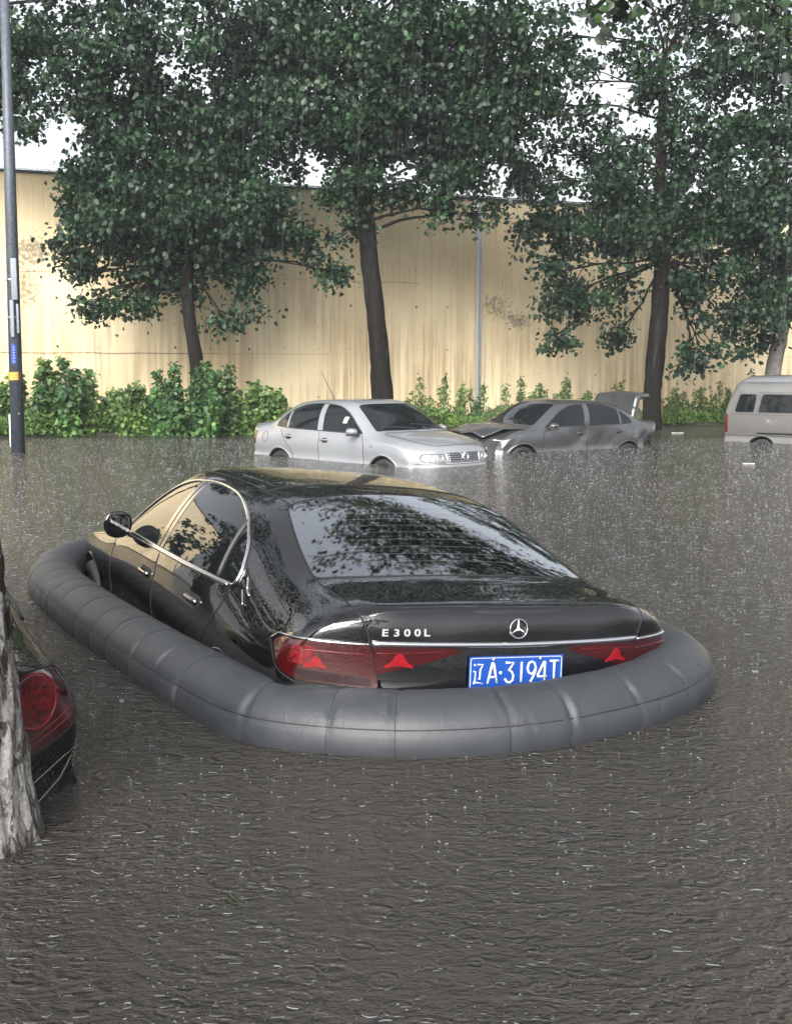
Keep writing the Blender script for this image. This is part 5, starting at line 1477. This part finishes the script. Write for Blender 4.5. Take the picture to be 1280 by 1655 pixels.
plain_tree('unseen wide tree added behind the photographer to darken reflections in the cars', 2.8, -6.0, 5.0, .2, [(2.8, -6, 6.2, 2.2, 1), (1.0, -5.8, 4.8, 1.6, 1), (4.6, -6, 4.8, 1.7, 1), (2.9, -5.4, 3.2, 1.3, .8)], 63, LEAF_NEAR, .22, 9)  # second unseen tree, added to darken reflections in paint and windows


def shrub(kind, u, v_top, wpx, Y, mat, seed, base_v=706):
    g = np.random.default_rng(seed)
    c = at(u, 650, Y); top = at(u, v_top, Y).z; wd = wpx / FPX * Y
    base = Vector((c.x, Y, .08))
    root = empty(kind[0], base); tag(root, kind[1], 'shrub' if kind[0] == 'shrub' else 'weed', kind[2])
    mb = MB(); pts = []
    H_ = top - .08; ns = max(4, int(wd / .16))
    for i in range(ns):
        x = g.uniform(-.5, .5) * wd; y = g.uniform(-.35, .35) * min(wd, 1.2)
        h = H_ * (1 - .25 * (abs(x) / (wd * .5)) ** 2) * g.uniform(.62, 1.0)
        if i == 0: h = H_; x = 0
        tipx = x + g.normal(0, .10); P0 = Vector((x * .8, y, -.15)); P1 = Vector((tipx, y + g.normal(0, .08), h))
        mb.tube([P0, P0.lerp(P1, .5) + Vector((g.normal(0, .03), 0, 0)), P1], [.012, .009, .003], 5)
        nl = int(h * kind[3])
        for k in range(nl):
            t_ = (k + g.uniform(0, 1)) / nl
            rr = kind[4] * (1.05 - .65 * t_ ** 2.5); a = g.uniform(0, 6.28)
            p = P0.lerp(P1, t_) + Vector((math.cos(a) * rr * g.uniform(.2, 1), math.sin(a) * rr * g.uniform(.2, 1), g.normal(0, .03)))
            pts.append(tuple(p))
    mb.build('stem', simple_stem, root)
    leaves_mesh('foliage', np.array(pts), kind[5], mat, root, droop=.45, aspect=kind[6], seed=seed)


simple_stem = simple('green brown stems', (.07, .09, .035), .7)
GB = ('shrubs and weeds under the wall')
LUSH = 90; 
def kinds(label, kind='shrub', n=95, r=.17, leaf=.15, asp=.85): return (kind, label, GB, n, r, leaf, asp)
SH = [
    (5, 628, 60, 'bright green shrub at the far left behind the pole foot', SHRUB, 27.3), (70, 588, 75, 'bushy green shrub just right of the pole foot', SHRUB, 27.5),
    (108, 583, 60, 'tallest broad-leaved shrub near the pole, with pointed top', SHRUB_D, 27.2), (150, 612, 60, 'light green shrub right of the tall pointed one', SHRUB, 27.6),
    (188, 640, 34, 'small dark bushlet in the gap of the shrubs', SHRUB_D, 28.0), (222, 628, 56, 'middle-height light shrub left of the leaning tree', SHRUB, 27.6),
    (270, 596, 62, 'dark broad-leaved shrub hiding the left of the leaning trunk', SHRUB_D, 27.2), (322, 590, 54, 'dark climbing shrub wrapped round the foot of the leaning tree', SHRUB_D, 26.9),
    (376, 598, 44, 'slim dark upright shrub right of the leaning tree', SHRUB_D, 27.5), (420, 624, 70, 'light green shrub behind the boot of the white saloon', SHRUB, 27.9), (457, 648, 40, 'low shrub right behind the roof edge of the white saloon', SHRUB, 28.2),
]
for i, (u, vt, wp, lab, mt, Y) in enumerate(SH): shrub(kinds(lab, n=190, r=.26, leaf=.125), u, vt - 8, wp * 1.45, Y + .2, mt, 100 + i)
WE = [
    (655, 650, 26, 'thin pale weed right of the mid trunk', SHRUB_P), (684, 618, 26, 'pale upright weed left of the slim pair by the pipe', SHRUB), (722, 612, 36, 'tall fuzzy green weed between the white saloon and the downpipe', SHRUB),
    (772, 626, 28, 'dark broad-leaved weed at the foot of the downpipe', SHRUB_D), (800, 660, 40, 'low weed right of the downpipe', SHRUB_P), (838, 615, 34, 'wispy tall weed behind the windscreen of the grey saloon', SHRUB_P), (868, 624, 30, 'grey green weed behind the roof of the grey saloon', SHRUB_P),
    (920, 618, 30, 'reddish tipped weed behind the rear of the grey roof', SHRUB_P), (1000, 622, 30, 'pale weed left of the forked trunk above the boot lid', SHRUB_P), (1090, 632, 46, 'bright green weed clump right of the brown board', SHRUB), (1128, 630, 44, 'bright weed clump between the board and the van', SHRUB),
    (1160, 622, 36, 'pale weed left of the van', SHRUB_P), (1210, 604, 40, 'pale weed showing above the van roof', SHRUB_P), (950, 640, 30, 'thin weed left of the raised boot lid', SHRUB_P), (745, 655, 40, 'low green weed left of the downpipe', SHRUB),
]
for i, (u, vt, wp, lab, mt) in enumerate(WE):
    xw = (u - 640) / FPX * 30
    shrub(kinds(lab, 'weed_plant', 150, .17, .10, .55), u, vt - 6, wp * 1.7, shore(xw) + .9, mt, 200 + i)


def ground_cover():
    g = np.random.default_rng(5); n = 70000
    x = g.uniform(-13, 15, n); y = shore(x) + g.uniform(-.15, 1.8, n) + .15 * np.sin(x * 1.7)
    dn = .35 + .65 * (np.sin(x * 1.9 + 1) * np.sin(x * .83) + 1) / 2
    z = .05 + g.uniform(0, 1, n) ** 1.5 * .62 * dn
    P_ = np.stack([x, y, z], 1)
    o = leaves_mesh('ground_cover', P_, .10, SHRUB, None, droop=-.5, aspect=.42, seed=9)
    struct(o, 'stuff', 'low green weeds and grass along the foot of the wall')


ground_cover()


# ================================================================== lamp pole and board
def pole():
    b = at(29, 731, 21.6); base = Vector((b.x, b.y, -.5)); tp = at(6, -60, 21.6 + .0)
    root = empty('lamp_pole', (b.x, b.y, 0)); tag(root, 'dark grey steel street pole with stickers at the left edge', 'pole')
    tp = at(4, -120, 21.6) - Vector((b.x, b.y, 0)); bt = Vector((0, 0, -.5))
    mb = MB(); mb.tube([bt, bt.lerp(tp, .5), tp], [.128, .105, .072], 24); mb.build('shaft', M['galv'], root)
    al = lambda v: (lambda q: (q - Vector((b.x, b.y, 0))))(at(np.interp(v, [0, 731], [6, 29]), v, 21.6))
    rad = lambda v: np.interp(al(v).z, [bt.z, tp.z / 2, tp.z], [.128, .105, .072])
    bx = MB(); p0 = al(418); p1 = al(545)
    for (a, c, w_) in ((418, 485, .045), (485, 545, .03)):
        A_ = al(a); B_ = al(c); 
        bx.box((A_ + B_) / 2 + Vector((.075 if a == 418 else .02, -.135, 0)), (w_ * 1.2, .03, (A_ - B_).length / 2), bevel=.01)
    bx.box(al(515) + Vector((.12, -.13, 0)), (.02, .03, .26), bevel=.008)
    bx.build('control_box', simple('grey box steel', (.20, .225, .26), .5), root)
    bo = MB()
    for v in (452, 513): bo.tube([al(v) - Vector((0, 0, .02)), al(v) + Vector((0, 0, .02))], rad(v) + .006, 24)
    bo.build('steel_band', M['bolt'], root)
    s2 = MB(); V = []; 
    def wrap(mbx, v0, v1, a0, a1):
        A_ = al(v0); B_ = al(v1); n = 10; V = []; F = []
        for i in range(n + 1):
            a = R(a0 + (a1 - a0) * i / n); d = Vector((math.cos(a), -math.sin(a), 0))
            V += [A_ + d * (rad(v0) + .004), B_ + d * (rad(v1) + .004)]
        for i in range(n): F.append((2 * i, 2 * i + 1, 2 * i + 3, 2 * i + 2))
        mbx.add(V, F)
    wrap(s2, 556, 588, 60, 105); s2.build('blue_sticker', M['sticker_blue'], root)
    s3 = MB(); wrap(s3, 601, 614, 0, 180); s3.build('orange_sticker', M['sticker_orange'], root)
    tx = MB()
    A_ = al(559)
    for i in range(6):
        z0 = al(560 + i * 4.6).z; d = -rad(560) - .006
        for (x0, dz) in ((-.012, 0), (-.006, .014), (.004, .006)):
            tx.tube([(A_.x + x0 + .02, d - A_.y * 0 + A_.y, z0 - dz), (A_.x + x0 + .034, d + A_.y, z0 - dz)], .003, 4)
    tx.build('sticker_marks', M['white_paper'], root)
    w_ = MB(); c = al(668) ; w_.box(c + Vector((.07, -.10, 0)), (.008, .004, .012), bevel=.002); w_.build('small_tag', M['white_paper'], root)
    ft = MB(); c = al(700); ft.box(c + Vector((-.12, -.02, .05)), (.015, .02, .30), bevel=.005); ft.build('cable_cover', M['pale_steel'], root)


pole()
bp = at(1066, 665, 30.6); bb = MB(); bb.box((0, 0, 0), (.07, .02, .38), Euler((0, R(2), 0)), bevel=.006)
o = bb.build('board', M['brown_board']); o.location = (bp.x, bp.y, bp.z - .05); tag(o, 'narrow brown board upright behind the forked trunk', 'board')
for (u, v, sx, lab) in ((1210, 749, .09, 'white flat litter floating in front of the van'), (1095, 699, .14, 'pale strip of litter at the water edge right of the forked trunk')):
    Y = CAM_H * FPX / (v - 600); c = at(u, v, Y); bx = MB(); bx.box((0, 0, 0), (sx, .035, .004), bevel=.002); o = bx.build('foam_litter', M['foam']); o.location = (c.x, Y, .006); tag(o, lab, 'litter')
c = at(383, 1461, 3.33); k = CAM_H / (CAM_H - c.z); lx, ly = c.x * k, c.y * k
lv = leaves_mesh('fallen_leaf', np.array([[0, 0, 0.0]]), .075, SHRUB, None, droop=0, seed=2); lv.location = (lx, ly, .006); tag(lv, 'single yellow green leaf afloat on the near water', 'leaf')


# ================================================================== rain on the water
def splashes():
    g = np.random.default_rng(77)
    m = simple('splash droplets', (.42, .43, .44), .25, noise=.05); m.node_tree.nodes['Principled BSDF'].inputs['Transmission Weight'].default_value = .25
    V = []; F = []
    # specks: positions uniform in area over the visible wedge
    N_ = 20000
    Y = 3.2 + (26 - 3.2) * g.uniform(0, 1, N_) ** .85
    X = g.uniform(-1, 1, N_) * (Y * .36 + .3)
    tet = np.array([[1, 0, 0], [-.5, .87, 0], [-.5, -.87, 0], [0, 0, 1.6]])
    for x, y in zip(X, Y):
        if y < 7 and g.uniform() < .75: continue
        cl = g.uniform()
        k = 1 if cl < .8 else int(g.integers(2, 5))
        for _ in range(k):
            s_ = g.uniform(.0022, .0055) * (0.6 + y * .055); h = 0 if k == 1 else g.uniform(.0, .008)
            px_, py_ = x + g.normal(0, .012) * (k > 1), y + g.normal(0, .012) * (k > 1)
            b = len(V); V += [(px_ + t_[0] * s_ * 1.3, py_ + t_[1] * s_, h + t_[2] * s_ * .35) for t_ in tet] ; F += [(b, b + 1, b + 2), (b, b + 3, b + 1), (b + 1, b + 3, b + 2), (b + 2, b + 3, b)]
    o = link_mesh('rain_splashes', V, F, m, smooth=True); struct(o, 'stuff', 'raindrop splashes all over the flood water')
    # sky glints put in as pale flecks on the near ripples: thin curved slivers
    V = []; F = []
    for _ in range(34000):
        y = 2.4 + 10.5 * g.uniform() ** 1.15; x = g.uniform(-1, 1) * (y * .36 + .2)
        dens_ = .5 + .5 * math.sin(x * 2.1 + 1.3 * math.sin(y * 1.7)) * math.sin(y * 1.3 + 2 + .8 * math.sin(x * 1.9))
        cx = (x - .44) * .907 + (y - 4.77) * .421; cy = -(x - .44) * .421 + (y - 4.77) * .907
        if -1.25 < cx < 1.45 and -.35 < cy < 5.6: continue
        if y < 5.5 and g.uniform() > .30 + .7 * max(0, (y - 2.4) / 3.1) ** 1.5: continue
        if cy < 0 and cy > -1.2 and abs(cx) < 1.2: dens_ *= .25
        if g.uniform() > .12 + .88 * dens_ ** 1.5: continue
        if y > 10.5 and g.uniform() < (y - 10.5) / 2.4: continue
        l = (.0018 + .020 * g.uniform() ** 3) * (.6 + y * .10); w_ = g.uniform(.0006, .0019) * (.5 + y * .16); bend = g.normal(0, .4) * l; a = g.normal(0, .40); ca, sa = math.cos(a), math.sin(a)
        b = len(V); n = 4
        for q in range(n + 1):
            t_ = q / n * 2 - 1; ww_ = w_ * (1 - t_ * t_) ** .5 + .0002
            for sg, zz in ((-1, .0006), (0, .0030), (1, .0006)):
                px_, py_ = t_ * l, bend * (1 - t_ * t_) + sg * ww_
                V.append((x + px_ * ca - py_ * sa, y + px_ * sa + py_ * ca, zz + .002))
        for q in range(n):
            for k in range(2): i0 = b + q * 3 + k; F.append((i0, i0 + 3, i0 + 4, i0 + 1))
    fm = simple('painted sky glint', (.1, .1, .1), .35); _g = fm.node_tree.nodes.new('ShaderNodeNewGeometry'); _r = ramp(fm.node_tree, _g.outputs['Random Per Island'], [(0, (.03, .03, .029)), (.75, (.06, .063, .065)), (1, (.16, .17, .175))]); L(fm.node_tree, _r.outputs[0], fm.node_tree.nodes['Principled BSDF'].inputs['Base Color'])
    o = link_mesh('glint_flecks', V, F, fm, smooth=True); struct(o, 'stuff', 'thin pale flecks painted as sky glints on the ripples')
    # splash crowns near the camera
    mb = MB()
    for _ in range(14):
        y = g.uniform(3.3, 9); x = g.uniform(-1, 1) * y * .33; r = g.uniform(.008, .018)
        if abs(x * .92 + (y - 4.7) * .39 - .4) < 1.3 and 4.2 < y < 11: continue
        for q in range(9):
            a = q * .7; d = Vector((math.cos(a), math.sin(a), 0))
            mb.tube([Vector((x, y, 0)) + d * r * .7, Vector((x, y, g.uniform(.006, .016))) + d * r], [.0022, .0008], 5)
        for q in range(3): 
            c_ = Vector((x + g.normal(0, .02), y + g.normal(0, .02), g.uniform(.015, .05))); mb.tube([c_, c_ + Vector((0, 0, .004))], .002, 6)
    o = mb.build('splash_crowns', m); struct(o, 'stuff', 'little crowns of splashed water near the camera')
    # falling streaks
    rm, t, p = newmat('rain streak'); p.inputs['Base Color'].default_value = (.8, .85, .88, 1); p.inputs['Roughness'].default_value = .3; p.inputs['Alpha'].default_value = .04
    K = 1400; Y = g.uniform(6, 24, K); X = g.uniform(-1, 1, K) * Y * .36; Z = 1.2 + g.uniform(0, 1, K) * (Y * .34 + .5)
    V = []; F = []
    for x, y, z in zip(X, Y, Z):
        if abs(x * .92 + (y - 4.7) * .39 - .4) < 1.2 and y < 10.5 and z < 1.2: continue
        l = g.uniform(.15, .45); w_ = g.uniform(.0004, .0007) * (1 + y * .05); b = len(V); dx = l * .06
        V += [(x - w_, y, z), (x + w_, y - w_, z), (x, y + w_ * 1.6, z), (x - w_ + dx, y, z + l), (x + w_ + dx, y - w_, z + l), (x + dx, y + w_ * 1.6, z + l)]
        F += [(b, b + 1, b + 4, b + 3), (b + 1, b + 2, b + 5, b + 4), (b + 2, b, b + 3, b + 5)]
    o = link_mesh('rain_streaks', V, F, rm, smooth=False); struct(o, 'stuff', 'fine falling rain')


splashes()


def haze():
    m = bpy.data.materials.new('rain haze'); m.use_nodes = True; t = m.node_tree; t.nodes.clear()
    v = t.nodes.new('ShaderNodeVolumePrincipled'); v.inputs['Color'].default_value = (.80, .86, .90, 1); v.inputs['Density'].default_value = .0008
    o = t.nodes.new('ShaderNodeOutputMaterial'); L(t, v.outputs[0], o.inputs['Volume'])
    mb = MB(); x0, x1, y0, y1, z0, z1 = -450, 450, -250, 550, -1.7, 17.5
    V = [(x, y, z) for x in (x0, x1) for y in (y0, y1) for z in (z0, z1)]
    mb.add(V, [(0, 1, 3, 2), (4, 6, 7, 5), (0, 4, 5, 1), (2, 3, 7, 6), (0, 2, 6, 4), (1, 5, 7, 3)])
    ob = mb.build('haze', m, smooth=False); struct(ob, 'stuff', 'thin rain haze'); return ob


haze()
